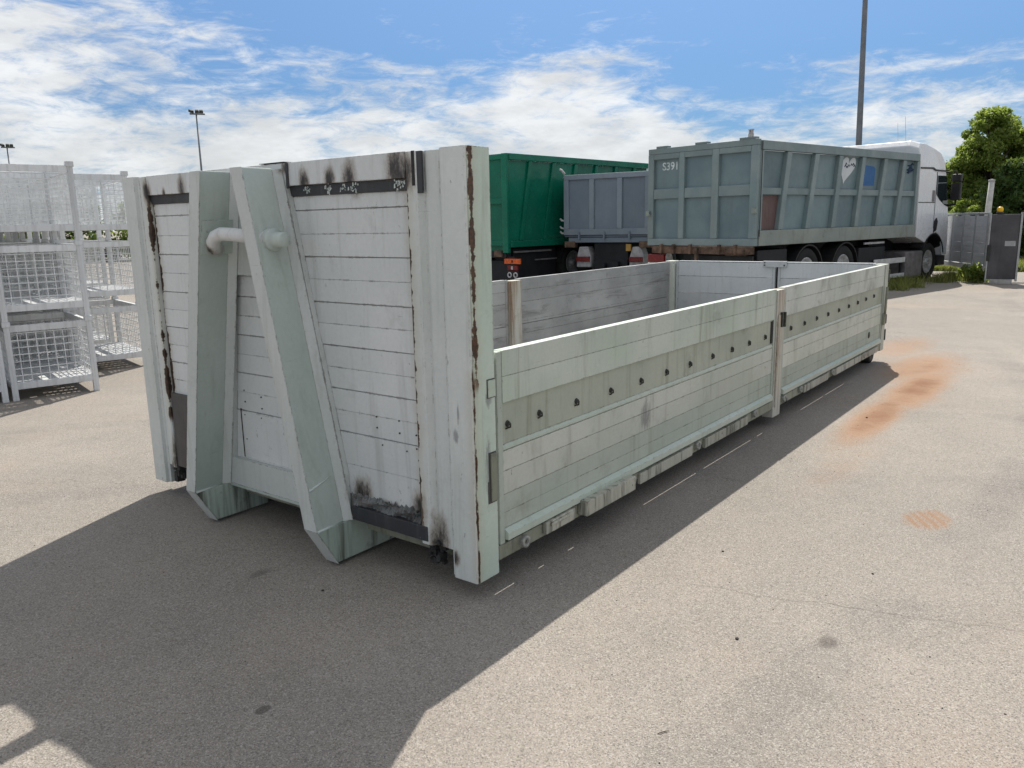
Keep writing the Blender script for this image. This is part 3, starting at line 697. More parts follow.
B(6.29, BL, .0, .10, 1.31, 2.708).build('stanchion', m_blue, bb, .008)
B(.10, BL-.02, .092, BW-.02, b0+.02, b0+.06).build('floor_plate', m_chblack, bb)
B(.05, BL, BW-.03, BW, b0, b1-.02).build('side_wall', m_bluep, bb)
B(BL-.04, BL, .10, BW-.031, b0, b1-.02).build('front_wall', m_bluep, bb)
# rear door
st = [(.0, .135), (.80, .95), (1.57, 1.70), (2.31, BW)]
for a, c_ in st: B(-.11, -.005, a+.001, c_-.001, 1.17, 2.78).build('door_stile', m_blue, bb, .010)
for z0_, z1_ in ((b0, 1.168), (2.782, b1)): B(-.105, -.005, 0, BW, z0_, z1_).build('door_rail', m_blue, bb, .010)
for k in range(3):
    ya, yb = st[k][1], st[k+1][0]
    B(-.10, -.005, ya+.001, yb-.001, 1.93, 2.12).build('door_rail', m_blue, bb, .012)
    B(-.045, -.01, ya, yb, 1.17, 1.93).build('door_panel', m_bluep, bb)
    B(-.045, -.01, ya, yb, 2.12, 2.78).build('door_panel', m_bluep, bb)
    B(-.11, -.045, ya+.002, yb-.002, 2.68, 2.779).build('door_header', m_blue, bb, .008)
for ya, yb in ((2.02, 2.28), (1.10, 1.36), (.08, .40)): B(-.08, .05, ya, yb, b1+.001, b1+.045).build('hinge_plate', m_blue, bb, .008)
MB().box(-.06, .0, .16, .24, b1+.046, b1+.10).box(-.06, .0, .17, .185, b1+.10, b1+.16).box(-.06, .0, .215, .23, b1+.10, b1+.16).box(-.05, -.01, .15, .25, b1+.16, b1+.175).build('hinge_lug', m_mud, bb)
for y in (.02, BW-.02):
    MB().box(-.14, -.112, y-.045, y+.045, 1.61, 1.71).tube([(-.15, y-.05, 1.67), (-.19, y-.06, 1.66), (-.19, y-.10, 1.60)], .018, 6).build('door_latch', m_blued, bb)
B(-.004, .012, -.027, -.0205, 1.2, 2.85).build('door_gap', m_gap, bb)
# lettering and marks
Mx = Matrix.Translation((-.0475, 2.145, 2.475)) @ Matrix(((0, 0, -1, 0), (-1, 0, 0, 0), (0, 1, 0, 0), (0, 0, 0, 1)))
text_mesh('number', 'S391', .205, m_wtext, bb, Mx)
hp = []
for k in range(40):
    t = 2*math.pi*k/40
    hx = 16*math.sin(t)**3/16; hy = (13*math.cos(t)-5*math.cos(2*t)-2*math.cos(3*t)-math.cos(4*t))/14.5
    hp.append((3.30+hx*.29+(hy-.6)*.13, 2.47+hy*.27))
MB().prism(hp, 1, .068, .0745).build('heart', m_heart, bb)
mb = MB()
for (xa, za) in ((3.13, 2.52), (3.20, 2.50), (3.27, 2.53), (3.38, 2.55), (3.46, 2.56), (3.16, 2.56), (3.50, 2.53)):
    mb.tube([(xa-.03, .066, za-.02), (xa, .066, za+.02), (xa+.035, .066, za-.015)], .009, 5)
mb.build('heart_writing', m_scr, bb)
MB().prism([(3.90, 2.15), (4.40, 2.15), (4.43, 2.50), (4.36, 2.54), (3.98, 2.56)], 1, .068, .0745).build('blue_patch', m_bluesq, bb)
mb = MB()
for k in range(16):
    xa, za = random.uniform(5.85, 6.22), random.uniform(2.45, 2.68)
    mb.tube([(xa-.06, .069, za-random.uniform(-.05, .05)), (xa, .069, za+random.uniform(-.05, .05)), (xa+.05, .069, za)], .013, 5)
mb.build('scrawl', m_scr, bb)

# --- white lorry under it
wt = thing('hook_lift_lorry', 'white cab lorry with black chassis carrying the blue-grey container', 'lorry', qb, tb)
B(.1, 7.2, .75, 1.70, .66, 1.0).build('chassis_frame', m_chblack, wt)
MB().box(-.10, .10, .12, 2.34, .88, 1.02).box(-.16, -.102, 1.2, 1.26, .72, 1.0).build('rear_beam', m_rusty, wt, .01)
for y in (.35, .70, 1.35, 1.75, 2.05): B(-.16, -.102, y, y+.05, .88, 1.06).build('hinge_ear', m_rusty, wt)
MB().tube([(-.05, .20, .93), (-.05, .62, .93)], .075, 12).build('roller', m_rusty, wt)
B(-.12, -.06, 2.02, 2.42, .70, .86).build('tail_lamp', m_red, wt, .01)
B(-.10, -.02, 1.5, 2.45, .52, .69).build('bumper', m_mud, wt, .01)
B(.0, .05, .1, 1.45, .35, .85).build('underrun_panel', m_chblack, wt)
for x_ in (1.85, 3.30):
    for y_, fl in ((.06, False), (2.38, True)): wheel(wt, x_, y_, .47, .47, .34, fl)
    mudguard(wt, x_, .03, .40, .45, .56); mudguard(wt, x_, 2.04, 2.42, .45, .56)
for y_, fl in ((.06, False), (2.38, True)): wheel(wt, 7.42, y_, .42, .45, .3, fl)
for q_ in ((.2, 1.2, .12, .74, .45, .95), (4.0, 5.2, .10, .74, .38, .86), (4.0, 5.2, 1.72, 2.3, .38, .95), (5.25, 6.05, .5, 1.9, .3, .98)): B(*q_).build('chassis_box', m_chblack, wt, .02)
MB().box(4.1, 5.0, .03, .06, .93, .97).build('side_bar', m_mud, wt)
MB().box(6.12, 7.0, .02, .70, .10, .70).build('fuel_tank', m_tank, wt, .04)
for z0_, z1_ in ((.47, .585), (.14, .23)): B(4.6, 6.10, .03, .06, z0_, z1_).build('side_guard', m_alu, wt, .008)
MB().box(5.30, 5.36, .061, .10, .12, .60).box(5.95, 6.0, .061, .10, .12, .60).build('guard_strut', m_chblack, wt)
# cab
prof = [(6.50, 1.02), (6.45, 2.70), (6.43, 3.02), (6.55, 3.14), (6.85, 3.13), (7.25, 3.05), (7.60, 2.93), (7.83, 2.76), (7.92, 2.56), (8.06, 2.20), (8.20, 1.72), (8.30, 1.35), (8.34, .95), (8.33, .56), (8.05, .55), (7.99, .80), (7.84, 1.02), (7.60, 1.10), (7.32, 1.06), (7.14, .95), (7.06, .86)]
mb = MB(); n = len(prof)
def ring(y, s):
    out = []
    for x_, z_ in prof:
        hi = max(0, (z_-2.6)/.6)
        out.append((x_-(.03 if x_ > 7.7 else 0)*s*2, y+(0.10*hi*hi if y < 1 else -.10*hi*hi), z_-(.02*s if z_ > 3 else 0)))
    return out
ys = [0.0, .05, .22, 1.225, 2.23, 2.40, 2.45]; rings = []
for y in ys:
    e = min(y, 2.45-y); s = 1 if e < .01 else (.35 if e < .1 else 0)
    r_ = ring(y, s)
    if e >= .2: r_ = [(x_+(.05 if (7.7 < x_ and z_ > .9) else 0), y_, z_+(.05 if z_ > 2.9 else 0)) for x_, y_, z_ in r_]
    rings.append(r_)
vs = [p for r_ in rings for p in r_]
fs = [tuple(range(n)), tuple((len(ys)-1)*n+k for k in range(n-1, -1, -1))]
for i in range(len(ys)-1):
    for k in range(n): fs.append((i*n+k, i*n+(k+1) % n, (i+1)*n+(k+1) % n, (i+1)*n+k))
cab = mb.raw(vs, fs).build('cab', m_white, wt, .02)
for y0_, y1_ in ((-.006, .004), (2.446, 2.456)):
    MB().prism([(7.40, 2.42), (7.90, 2.42), (8.0, 2.12), (8.12, 1.70), (7.93, 1.74), (7.62, 1.86), (7.40, 2.0)], 1, y0_, y1_).build('side_window', m_glass, cab)
MB().prism([(6.47, 2.585), (7.15, 2.60), (7.3, 2.555), (7.86, 2.55), (7.86, 2.515), (7.28, 2.52), (7.12, 2.56), (6.47, 2.55)], 1, -.008, .004).build('trim_line', m_plastic, cab)
MB().box(6.49, 7.38, -.005, .004, 1.795, 1.812).box(7.382, 7.395, -.005, .004, 1.2, 2.50).build('door_seam', m_gap, cab)
MB().prism([(7.40, 1.10), (7.55, 1.16), (7.60, 1.36), (7.52, 1.45), (7.42, 1.38)], 1, -.02, .003).build('door_step', m_plastic, cab, .01)
MB().box(7.20, 7.34, -.006, .004, 1.82, 2.08).build('badge_panel', m_tank, cab)
mudguard(wt, 7.45, -.02, .30, .45, .64, 15, 150); mudguard(wt, 7.45, 2.15, 2.47, .45, .64, 15, 150)
MB().box(7.12, 7.95, .30, 2.15, .45, .84).box(7.9, 8.30, .03, 2.42, .30, .54).build('front_skirt', m_plastic, wt, .02)
MB().hexa([(8.29, .12, 1.60), (8.31, .12, 1.60), (8.31, 2.33, 1.60), (8.29, 2.33, 1.60), (7.99, .2, 2.52), (8.01, .2, 2.52), (8.01, 2.25, 2.52), (7.99, 2.25, 2.52)]).build('windscreen', m_glass, cab)
MB().box(8.37, 8.41, .5, 1.95, .75, 1.45).build('grille', m_plastic, cab)
for y0_, y1_ in ((.12, .45), (2.0, 2.33)): MB().box(8.32, 8.40, y0_, y1_, .60, .80).build('headlight', m_lens, cab, .02)
MB().prism([(7.70, 2.86), (8.10, 2.66), (8.12, 2.62), (7.80, 2.78)], 1, .2, 2.25).build('sun_visor', m_plastic, cab)
for sgn in (1, -1):
    yc = (-.16 if sgn > 0 else 2.61); yk = 0.0 if sgn > 0 else 2.45
    MB().box(8.08, 8.20, min(yc-.11, yc+.11), yc+.11, 1.85, 2.26).box(8.08, 8.20, yc-.11, yc+.11, 2.28, 2.46).build('wing_mirror', m_plastic, cab, .03)
    MB().tube([(7.86, yk+.05*sgn, 2.50), (8.02, yc, 2.52), (8.14, yc, 2.44)], .022, 6).tube([(8.12, yk+.05*sgn, 1.72), (8.14, yc, 1.76), (8.14, yc, 1.9)], .03, 6).build('mirror_arm', m_plastic, cab)
MB().tube([(6.75, .5, 3.10), (6.62, .5, 3.75)], .004, 5).build('aerial', m_mud, wt)
MB().tube([(6.80, .7, 3.12), (6.70, .7, 3.62)], .0035, 5).build('aerial', m_mud, wt)

# --- slate-grey box on its lorry
qg = (14.714, 6.754, 0); tg = .073
gb = thing('tipper_container', 'smooth slate-grey three panel tipper container between the green and blue-grey containers', 'container', qg, tg)
z0g, z1g = 1.20, 2.64
st = [(.0, .27), (.85, .98), (1.59, 1.72), (2.28, 2.42)]
for a, c_ in st: B(-.06, .0, a+.001, c_-.001, 1.351, 2.519).build('door_stile', m_slate, gb, .012)
B(-.062, .0, 0, 2.42, z0g, 1.35).build('door_rail', m_slate, gb, .012); B(-.062, .0, 0, 2.42, 2.52, z1g).build('door_rail', m_slate, gb, .012)
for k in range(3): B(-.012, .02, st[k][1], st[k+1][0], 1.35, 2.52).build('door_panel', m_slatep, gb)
B(.03, 4.6, .0, .04, z0g, z1g-.02).build('side_wall', m_slate, gb); B(.03, 4.6, 2.38, 2.42, z0g, z1g-.02).build('side_wall', m_slate, gb)
B(.03, 4.6, .04, 2.38, z0g, z0g+.04).build('floor_plate', m_chblack, gb); B(4.56, 4.6, .04, 2.38, z0g+.04, z1g).build('front_wall', m_slate, gb)
for k in range(5): B(.5+k*.9, .6+k*.9, 2.4205, 2.48, z0g, z1g-.02).build('rib', m_slate, gb)
MB().tube([(-.03, .05, 1.17), (-.03, 2.40, 1.17)], .022, 8).build('hinge_bar', m_slatep, gb)
for y in (.62, 1.28, 1.96): B(-.10, -.02, y, y+.04, 1.10, 1.28).build('hinge_ear', m_slatep, gb)
MB().tube([(-.05, 2.42, 2.55), (-.05, 2.40, 2.68), (-.08, 2.46, 2.76), (-.12, 2.50, 2.78)], .03, 8).build('tailgate_pin', m_mud, gb)
for z in (1.55, 1.36, 1.24): MB().tube([(-.02, 2.42, z), (-.04, 2.49, z+.01), (-.04, 2.53, z+.05)], .025, 6).build('side_catch', m_mud, gb)
gt = thing('tipper_lorry', 'dark lorry chassis with grey mudguards under the slate-grey body', 'lorry', qg, tg)
B(-.03, 4.9, .1, 2.3, 1.02, 1.14).build('sub_frame', m_slatep, gt, .01)
for ya, yb in ((2.12, 2.40), (.02, .40)): B(-.06, .12, ya, yb, .90, 1.05).build('frame_end', m_rusty, gt, .01)
B(.1, 6.5, .75, 1.65, .60, 1.0).build('chassis_frame', m_chblack, gt)
for x_ in (.95, 2.35):
    for y_, fl in ((.04, False), (2.38, True)): wheel(gt, x_, y_, .47, .47, .34, fl)
for (ya, yb) in ((1.70, 2.10), (.30, .68)):
    MB().prism([(ya, .42), (yb, .42), (yb-.02, .70), (yb-.08, .92), (ya+.08, .92), (ya, .70)], 0, .0, .30).build('mudguard', m_mud, gt, .03)
    B(-.05, -.001, ya+.02, yb-.02, .56, .68).build('tail_lamp', m_red, gt, .01)
B(-.05, .0, .62, .74, .82, .98).build('warning_plate', plain('warning_yellow', (.45, .26, .06), .5), gt)
MB().box(.05, .4, .75, 1.65, .36, .6).tube([(.05, 1.0, .5), (-.1, 1.0, .5)], .08, 10).tube([(.05, 1.35, .46), (-.1, 1.35, .46)], .07, 10).build('coupling', m_chblack, gt)
B(4.95, 6.7, .02, 2.40, .6, 2.6).build('cab', m_white, gt, .1)
for y_, fl in ((.06, False), (2.36, True)): wheel(gt, 5.8, y_, .45, .45, .3, fl)

# --- green box on its lorry
qn = (12.95, 9.665, 0); tn = -.079
nb = thing('roll_off_container', 'tall glossy dark green roll-off container behind the slate-grey tipper container', 'container', qn, tn)
nb.scale = (1.05,)*3; nb.location.z = -.077
NW, NL, n0, n1 = 2.45, 5.7, .98, 3.045
def nl(z, i): return .40+.86*i+(.36)*(z-1.13)/1.8
for i in range(7):
    za, zc = 1.132, 2.90
    g_ = lambda z, k: .02 if k < 0 else (NL if k >= 6 else nl(z, k))
    MB().hexa([(g_(za, i-1), .05, za), (g_(za, i), .05, za), (g_(za, i), .07, za), (g_(za, i-1), .07, za), (g_(zc, i-1), .05, zc), (g_(zc, i), .05, zc), (g_(zc, i), .07, zc), (g_(zc, i-1), .07, zc)]).build('side_panel', m_green, nb)
for i in range(6):
    w = .06; a0_, a1_ = nl(1.132, i), nl(2.9, i)
    MB().hexa([(a0_-w, .0, 1.132), (a0_+w, .0, 1.132), (a0_+w, .05, 1.132), (a0_-w, .05, 1.132), (a1_-w, .0, 2.9), (a1_+w, .0, 2.9), (a1_+w, .05, 2.9), (a1_-w, .05, 2.9)]).build('rib', m_green, nb, .012)
B(.0, NL, -.015, .08, 2.902, n1).build('top_rail', m_green, nb, .015)
B(.0, NL, -.04, .08, n0, 1.13).build('bottom_rail', m_green, nb, .02)
B(.0, NL, NW-.04, NW, n0, n1).build('side_wall', m_green, nb)
B(.06, NL, .08, NW-.041, n0+.02, n0+.06).build('floor_plate', m_chblack, nb)
B(NL-.04, NL, .08, NW-.041, n0+.07, n1).build('front_wall', m_green, nb)
B(-.03, .0, .0, NW, .86, n1).build('door_panel', m_green, nb, .01)
for ya, yb in ((.0, .16), (.76, .90), (1.52, 1.66), (2.29, NW)): B(-.09, -.031, ya, yb, .86, n1).build('door_stile', m_green, nb, .012)
for za, zb_ in ((1.02, 1.14), (1.95, 2.08), (2.92, 3.03)):
    for ya, yb in ((.161, .759), (.901, 1.519), (1.661, 2.289)): B(-.085, -.031, ya, yb, za, zb_).build('door_rail', m_green, nb, .012)
nt_ = thing('hook_lift_lorry', 'dark lorry chassis with orange reflector board under the green container', 'lorry', qn, tn)
nt_.scale = (1.05,)*3; nt_.location.z = -.02
B(.1, 7.0, .75, 1.70, .55, .95).build('chassis_frame', m_chblack, nt_)
B(-.05, .12, .1, 2.35, .70, .85).build('rear_beam', m_chblack, nt_)
MB().box(-.10, .0, .20, .42, .72, .86).build('hinge_end', m_rusty, nt_)
lb = -.30
B(-.05, -.01, lb-.02, lb+.46, .565, .68).build('reflector_board', m_orange, nt_, .005)
B(-.055, -.0505, lb+.19, lb+.24, .595, .65).build('reflector_mark', m_red, nt_)
B(-.008, .06, lb+.18, .12, .34, .72).build('lamp_bracket', m_chblack, nt_)
B(-.05, -.01, lb+.06, lb+.36, .42, .53).build('tail_lamp', m_red, nt_, .005)
B(-.055, -.0505, lb+.20, lb+.25, .44, .51).build('tail_lamp_lens', m_lens, nt_)
B(-.05, -.01, lb+.04, lb+.38, .22, .40).build('lamp_housing', m_plastic, nt_, .01)
for y in (lb+.12, lb+.30): MB().disc_ring((-.052, y, .315), 0, [(.035, 0), (.045, -.012), (.062, -.012), (.068, 0)], 16).build('fog_lamp', m_lens, nt_)
B(.08, .12, .05, 2.4, .12, .62).build('mud_flap', m_chblack, nt_)
for x_ in (2.38, 3.72):
    for y_, fl in ((.02, False), (2.42, True)): wheel(nt_, x_, y_, .48, .48, .34, fl)
    mudguard(nt_, x_, .0, .38, .46, .57, 5, 175); mudguard(nt_, x_, 2.06, 2.44, .46, .57, 5, 175)
B(.15, 1.5, .02, .05, .80, .84).build('side_guard', m_tank, nt_)
B(.9, 1.7, .02, .05, .60, .63).build('side_guard', m_tank, nt_)
B(.2, 1.75, .10, .70, .18, .9).build('chassis_box', m_chblack, nt_, .02)
B(4.4, 5.6, .1, .74, .35, .9).build('chassis_box', m_chblack, nt_, .02)
B(6.0, 7.8, .02, 2.42, .6, 2.9).build('cab', m_white, nt_, .1)
for y_, fl in ((.06, False), (2.38, True)): wheel(nt_, 7.0, y_, .45, .45, .3, fl)

# ------------------------------------------------------------------ stacked mesh stillages
m_still = paint('stillage_paint', (.66, .68, .69), (.73, .74, .74), dirt=(.34, .33, .31), dirt_amt=.5, chips=.5, seed=41., rough=.5)
m_wire = plain('wire_paint', (.70, .71, .71), .5, 0, .2, 9)
CW, CH, CD = .735, .72, 1.12
def wire_panel(nx, nz, w, h):
    mb = MB(); t = .0037
    for i in range(nx+1):
        x_ = -w/2+w*i/nx; mb.box(x_-t, x_+t, -t, t, 0, h)
    for j in range(nz+1):
        z_ = h*j/nz; mb.box(-w/2, w/2, -t*1.9, -t*.01, z_-t, z_+t)
    return mb
post_me = MB().box(-.025, .025, -.025, .025, 0, CH-.008).mesh('post', m_still, .003)
cup_me = MB().box(-.034, .034, -.034, .034, CH-.03, CH+.018).mesh('cup', m_still, .003)
rail_w = MB().box(-CW/2+.027, CW/2-.027, -.018, .018, -.031, .031).mesh('rail', m_still, .003)
rail_d = MB().box(-.018, .018, -CD/2+.027, CD/2-.027, -.031, .031).mesh('rail', m_still, .003)
fl = MB()
for k in range(7):
    y_ = -CD/2+.05+k*(CD-.18)/6; fl.box(-CW/2+.02, CW/2-.02, y_, y_+.125, 0, .008)
floor_me = fl.mesh('floor_tray', m_still)
pw = wire_panel(9, 7, CW-.06, CH-.26).mesh('wire_panel', m_wire)
pd = wire_panel(14, 7, CD-.06, CH-.26).mesh('wire_panel', m_wire)
# each stillage: local x = width, y = depth
S0 = thing('mesh_stillage', '', 'cage', (0, 0, 0), 0, 'stacked white wire mesh stillages')
for sx in (-1, 1):
    for sy in (-1, 1):
        p_ = inst('post', post_me, S0, (sx*(CW/2-.025), sy*(CD/2-.025), 0)); inst('cup', cup_me, p_)
for sy in (-1, 1):
    inst('rail', rail_w, S0, (0, sy*(CD/2-.025), .135)); inst('rail', rail_w, S0, (0, sy*(CD/2-.025), CH-.05))
    inst('wire_panel', pw, S0, (0, sy*(CD/2-.03), .165))
for sx in (-1, 1):
    inst('rail', rail_d, S0, (sx*(CW/2-.025), 0, .135)); inst('rail', rail_d, S0, (sx*(CW/2-.025), 0, CH-.05))
    inst('wire_panel', pd, S0, (sx*(CW/2-.03), 0, .165), (0, 0, math.pi/2))
inst('floor_tray', floor_me, S0, (0, 0, .155))
pw2 = wire_panel(12, 10, CW-.06, CH-.26).mesh('wire_panel', m_wire); pd2 = wire_panel(18, 10, CD-.06, CH-.26).mesh('wire_panel', m_wire)
# frame: origin right-front corner of the nearest stack
th = math.radians(76.46); ax = Vector((math.cos(th), math.sin(th), 0)); lx_ = Vector((-math.sin(th), math.cos(th), 0)); O = Vector((1.331, 5.924, 0))
names = {0: 'bottom', 1: 'middle', 2: 'top'}
stacks = [((3, -1), 'the fourth row stack nearest the bulkhead'), ((3, 0), 'the fourth row stack behind the front stack'), ((3, 1), 'the fourth row stack behind the left edge stack'), ((4, -1), 'the fifth row stack nearest the bulkhead'), ((4, 0), 'the fifth row stack behind the front stack'), ((4, 1), 'the fifth row stack behind the left edge stack'),
          ((0, 0), 'the front stack with bright posts beside the container'), ((0, 1), 'the stack at the left frame edge'), ((1, -1), 'the set back stack half hidden by the bulkhead'),
          ((1, 0), 'the second row stack behind the front stack'), ((1, 1), 'the second row stack behind the left edge stack'), ((2, -1), 'the third row stack nearest the bulkhead'), ((2, 0), 'the third row stack behind the front stack'), ((2, 1), 'the third row stack behind the left edge stack')]
first = True
for (ri, ci), desc in stacks:
    for k in range(3):
        o = S0 if first else copy_tree(S0); first = False
        if k == 2:
            for ch_ in o.children:
                if ch_.data == pw: ch_.data = pw2
                elif ch_.data == pd: ch_.data = pd2
        a_ = ri*1.2+CD/2; b_ = ci*.775+CW/2
        if ri >= 2: a_ += .25+.02*ri
        pos = O+ax*a_+lx_*b_
        j = .006 if k else 0
        o.location = (pos.x+random.uniform(-j, j), pos.y+random.uniform(-j, j), k*(CH+.001)); o.rotation_euler = (0, 0, th-math.pi/2+random.uniform(-.012, .012))
        o['label'] = f'white wire mesh stillage, {names[k]} of {desc}'

# ------------------------------------------------------------------ poles and gate
m_pole = plain('galvanised_pole', (.17, .18, .19), .5, .4, .2, 3)
m_dark = plain('dark_housing', (.03, .035, .03), .6)
m_conc = plain('concrete', (.42, .41, .38), .85, 0, .25, 9, bump=.3)
def flood(az, d, h, label):
    p = at_az(az, d); t = thing('floodlight_mast', label, 'light mast', p, math.radians(az)-math.pi/2, 'floodlight masts')
    MB().tube([(0, 0, 0), (0, 0, h)], [.09, .05], 8).build('pole', m_pole, t)
    MB().box(-.42, .55, -.04, .04, h, h+.09).build('crossbar', m_pole, t)
    for x_, r_ in ((-.36, .6), (.06, 0), (.40, 0)):
        o = MB().hexa([(-.18, -.10, .0), (.18, -.10, .0), (.18, .24, .16), (-.18, .24, .16), (-.15, -.12, .24), (.15, -.12, .24), (.15, .2, .36), (-.15, .2, .36)]).build('lamp_head', m_dark, t, .02)
        o.location = (x_*.8, -.05, h+.08); o.rotation_euler = (0, 0, r_); o.scale = (.75, .75, .75)
flood(57.75, 60, 9.05, 'floodlight mast rising behind the white bulkhead')
flood(68.45, 78, 8.2, 'floodlight mast above the cages at the left edge')
p = at_az(14.35, 32); t = thing('tall_lamp_post', 'very tall grey lamp post rising behind the white lorry cab', 'lamp post', p, math.radians(14))
MB().tube([(0, 0, 0), (.05, .02, 3), (.18, .20, 13)], [.125, .11, .07], 12).build('pole', m_pole, t)
MB().tube([(.18, .20, 13), (.18, -.5, 13.3), (.18, -1.4, 13.35)], .05, 8).build('bracket', m_pole, t)
B(.05, .31, -2.0, -1.3, 13.28, 13.42).build('lamp_head', m_dark, t, .03)
MB().tube([(-.0, -.0, 0), (0, 0, .3)], .22, 10).build('base_collar', m_conc, t)

# gate beside the lorry
m_gsheet = paint('gate_sheet', (.46, .465, .485), (.52, .525, .54), dirt=(.13, .12, .12), dirt_amt=.4, chips=.3, seed=51., rough=.6, streak=(1, 1, 14))
m_gbar = plain('gate_bar', (.40, .41, .41), .5, .2, .2, 8)
m_pillar = paint('pillar_board', (.075, .073, .078), (.11, .105, .112), dirt=(.05, .045, .04), dirt_amt=.5, chips=.5, chip_col=(.25, .25, .25), seed=52., rough=.75)
gp0 = Vector((18.45, .50, 0)); gp1 = Vector((20.5, 1.75, 0)); ga = math.atan2(gp1.y-gp0.y, gp1.x-gp0.x); gl = (gp1-gp0).length
t = thing('sliding_gate', 'grey sheet metal sliding gate with white bottom rail beside the lorry', 'gate', gp0, ga)
nc = 4
for i in range(nc):
    mb = MB(); xa, xb = gl*i/nc+.03, gl*(i+1)/nc-.03
    poly = []
    nn = 9
    for k in range(nn):
        mb.box(xa, xb, .0+(.0 if k % 2 else .012), .02, .40+k*1.08/nn, .40+(k+1)*1.08/nn-.002)
    mb.build('sheet_panel', m_gsheet, t)
    B(xa-.058, xa-.002, -.03, .03, .386, 1.50).build('upright', m_gbar, t, .004)
B(0, gl, -.05, .05, .285, .385).build('bottom_rail', m_alu, t, .01); B(0, gl, -.03, .03, 1.502, 1.55).build('top_rail', m_gbar, t, .006)
MB().box(.55, .66, -.07, -.005, .82, 1.05).box(1.20, 1.32, -.06, -.005, .78, .90).build('lock_box', m_dark, t, .01)
MB().tube([(.95, -.04, 1.30), (.95, -.09, 1.28), (.95, -.09, 1.0), (.95, -.04, .98)], .014, 6).build('handle', m_gbar, t)
gpost = thing('gate_post', 'square concrete post in front of the grey gate beside the lorry', 'post', (19.95, 1.18, 0), ga)
MB().box(-.07, .07, -.07, .07, .12, 1.52).build('shaft', m_conc, gpost, .01)
MB().box(-.13, .13, -.13, .13, 0, .12).build('base', m_conc, gpost, .02)
t = thing('gate_pillar', 'dark board gate pillar at the right end of the grey gate', 'pillar', (18.25, .16, 0), math.radians(7.5)-math.pi/2)
B(-.27, .27, -.06, .10, .10, 1.50).build('board', m_pillar, t, .01)
B(.271, .31, -.08, .12, .06, 1.53).build('edge_bar', m_gbar, t, .004)
B(-.30, -.271, -.08, .12, .06, 1.53).build('edge_bar', m_gbar, t, .004)
B(-.20, .22, -.09, .13, 0, .10).build('foot', m_conc, t, .01)
B(.02, .22, -.066, -.0605, .82, .93).build('plate', m_gbar, t); B(-.305, -.24, -.11, -.061, .5, .85).build('stop_bracket', m_dark, t, .01)
for z_ in (.6, .35): MB().tube([(.31, -.02, z_), (.36, -.04, z_-.03)], .02, 6).build('roller', m_dark, t)
bc = thing('beacon_lamp', 'round yellow warning beacon on top of the dark gate pillar', 'beacon', (18.25+.02, .16+.13, 1.50), 0)
m_yel = plain('beacon_yellow', (.85, .50, .02), .3, 0, .15, 20)
MB().disc_ring((0, 0, 0), 2, [(0, .0), (.07, .0), (.07, .04), (.05, .05)], 14).build('base', m_dark, bc)
MB().disc_ring((0, 0, 0), 2, [(.04, .05), (.058, .06), (.064, .10), (.055, .14), (.03, .16), (0, .165)], 16).build('dome', m_yel, bc)
pp = at_az(7.02, 24.5); t = thing('concrete_post', 'pale leaning concrete post standing behind the grey gate', 'post', pp)
q1 = at_az(6.88, 24.5, 2.36)-pp
MB().tube([(0, 0, 0), tuple(q1*.5), tuple(q1)], [.085, .08, .07], 10).build('shaft', plain('pale_concrete', (.52, .51, .47), .85, 0, .2, 9), t)
MB().disc_ring((q1.x, q1.y, q1.z), 2, [(.078, -.03), (.08, .01), (0, .03)], 10).build('cap', m_conc, t)

# ------------------------------------------------------------------ vegetation
def leafmat(name, c1, c2, tr=.35):
    M = Mat(name, .5, 0, .35)
    oi = M.N('ShaderNodeNewGeometry'); n = M.noise(1.1, 3, .6)
    mix_in = M.math('ADD', M.math('MULTIPLY', oi.outputs['Random Per Island'], .6), M.math('MULTIPLY', n, .4))
    c = M.mix(M.mr(mix_in, .2, .8), c1, c2); M.col(c)
    tl = M.N('ShaderNodeBsdfTranslucent'); tcx = M.mix(.5, c, (.33, .42, .07)); M.L(tcx, tl.inputs[0])
    ms = M.N('ShaderNodeMixShader'); ms.inputs[0].default_value = tr
    out = M.nt.nodes['Material Output']; M.L(M.b.outputs[0], ms.inputs[1]); M.L(tl.outputs[0], ms.inputs[2]); M.L(ms.outputs[0], out.inputs[0])
    return M.m
m_leafA = leafmat('leaf_bright', (.15, .215, .045), (.24, .30, .07), .64)
m_leafB = leafmat('leaf_dark', (.04, .085, .022), (.075, .125, .03), .33)
m_bark = plain('bark', (.10, .08, .06), .9, 0, .4, 12, bump=.4)
m_grassl = leafmat('grass_blade', (.15, .18, .045), (.30, .28, .10), .45)
def leaves(centers, normals_rand, size, name, mat, parent):
    n = len(centers)
    d = rng.normal(size=(n, 3)); d /= np.linalg.norm(d, axis=1)[:, None]
    e = rng.normal(size=(n, 3)); e -= (e*d).sum(1)[:, None]*d; e /= np.linalg.norm(e, axis=1)[:, None]
    s = size*rng.uniform(.6, 1.35, (n, 1))
    f_ = np.cross(d, e)*s*.12
    v = np.stack([centers-d*s, centers+e*s*.48+f_, centers+d*s, centers-e*s*.48+f_], 1).reshape(-1, 3)
    me = bpy.data.meshes.new(name); me.vertices.add(4*n); me.vertices.foreach_set('co', v.astype(np.float32).ravel())
    me.loops.add(4*n); me.loops.foreach_set('vertex_index', np.arange(4*n, dtype=np.int32))
    me.polygons.add(n); me.polygons.foreach_set('loop_start', np.arange(0, 4*n, 4, dtype=np.int32)); me.polygons.foreach_set('loop_total', np.full(n, 4, np.int32))
    me.update(); me.validate(); me.materials.append(mat)
    o = bpy.data.objects.new(name, me); COL.objects.link(o); o.parent = parent; return o
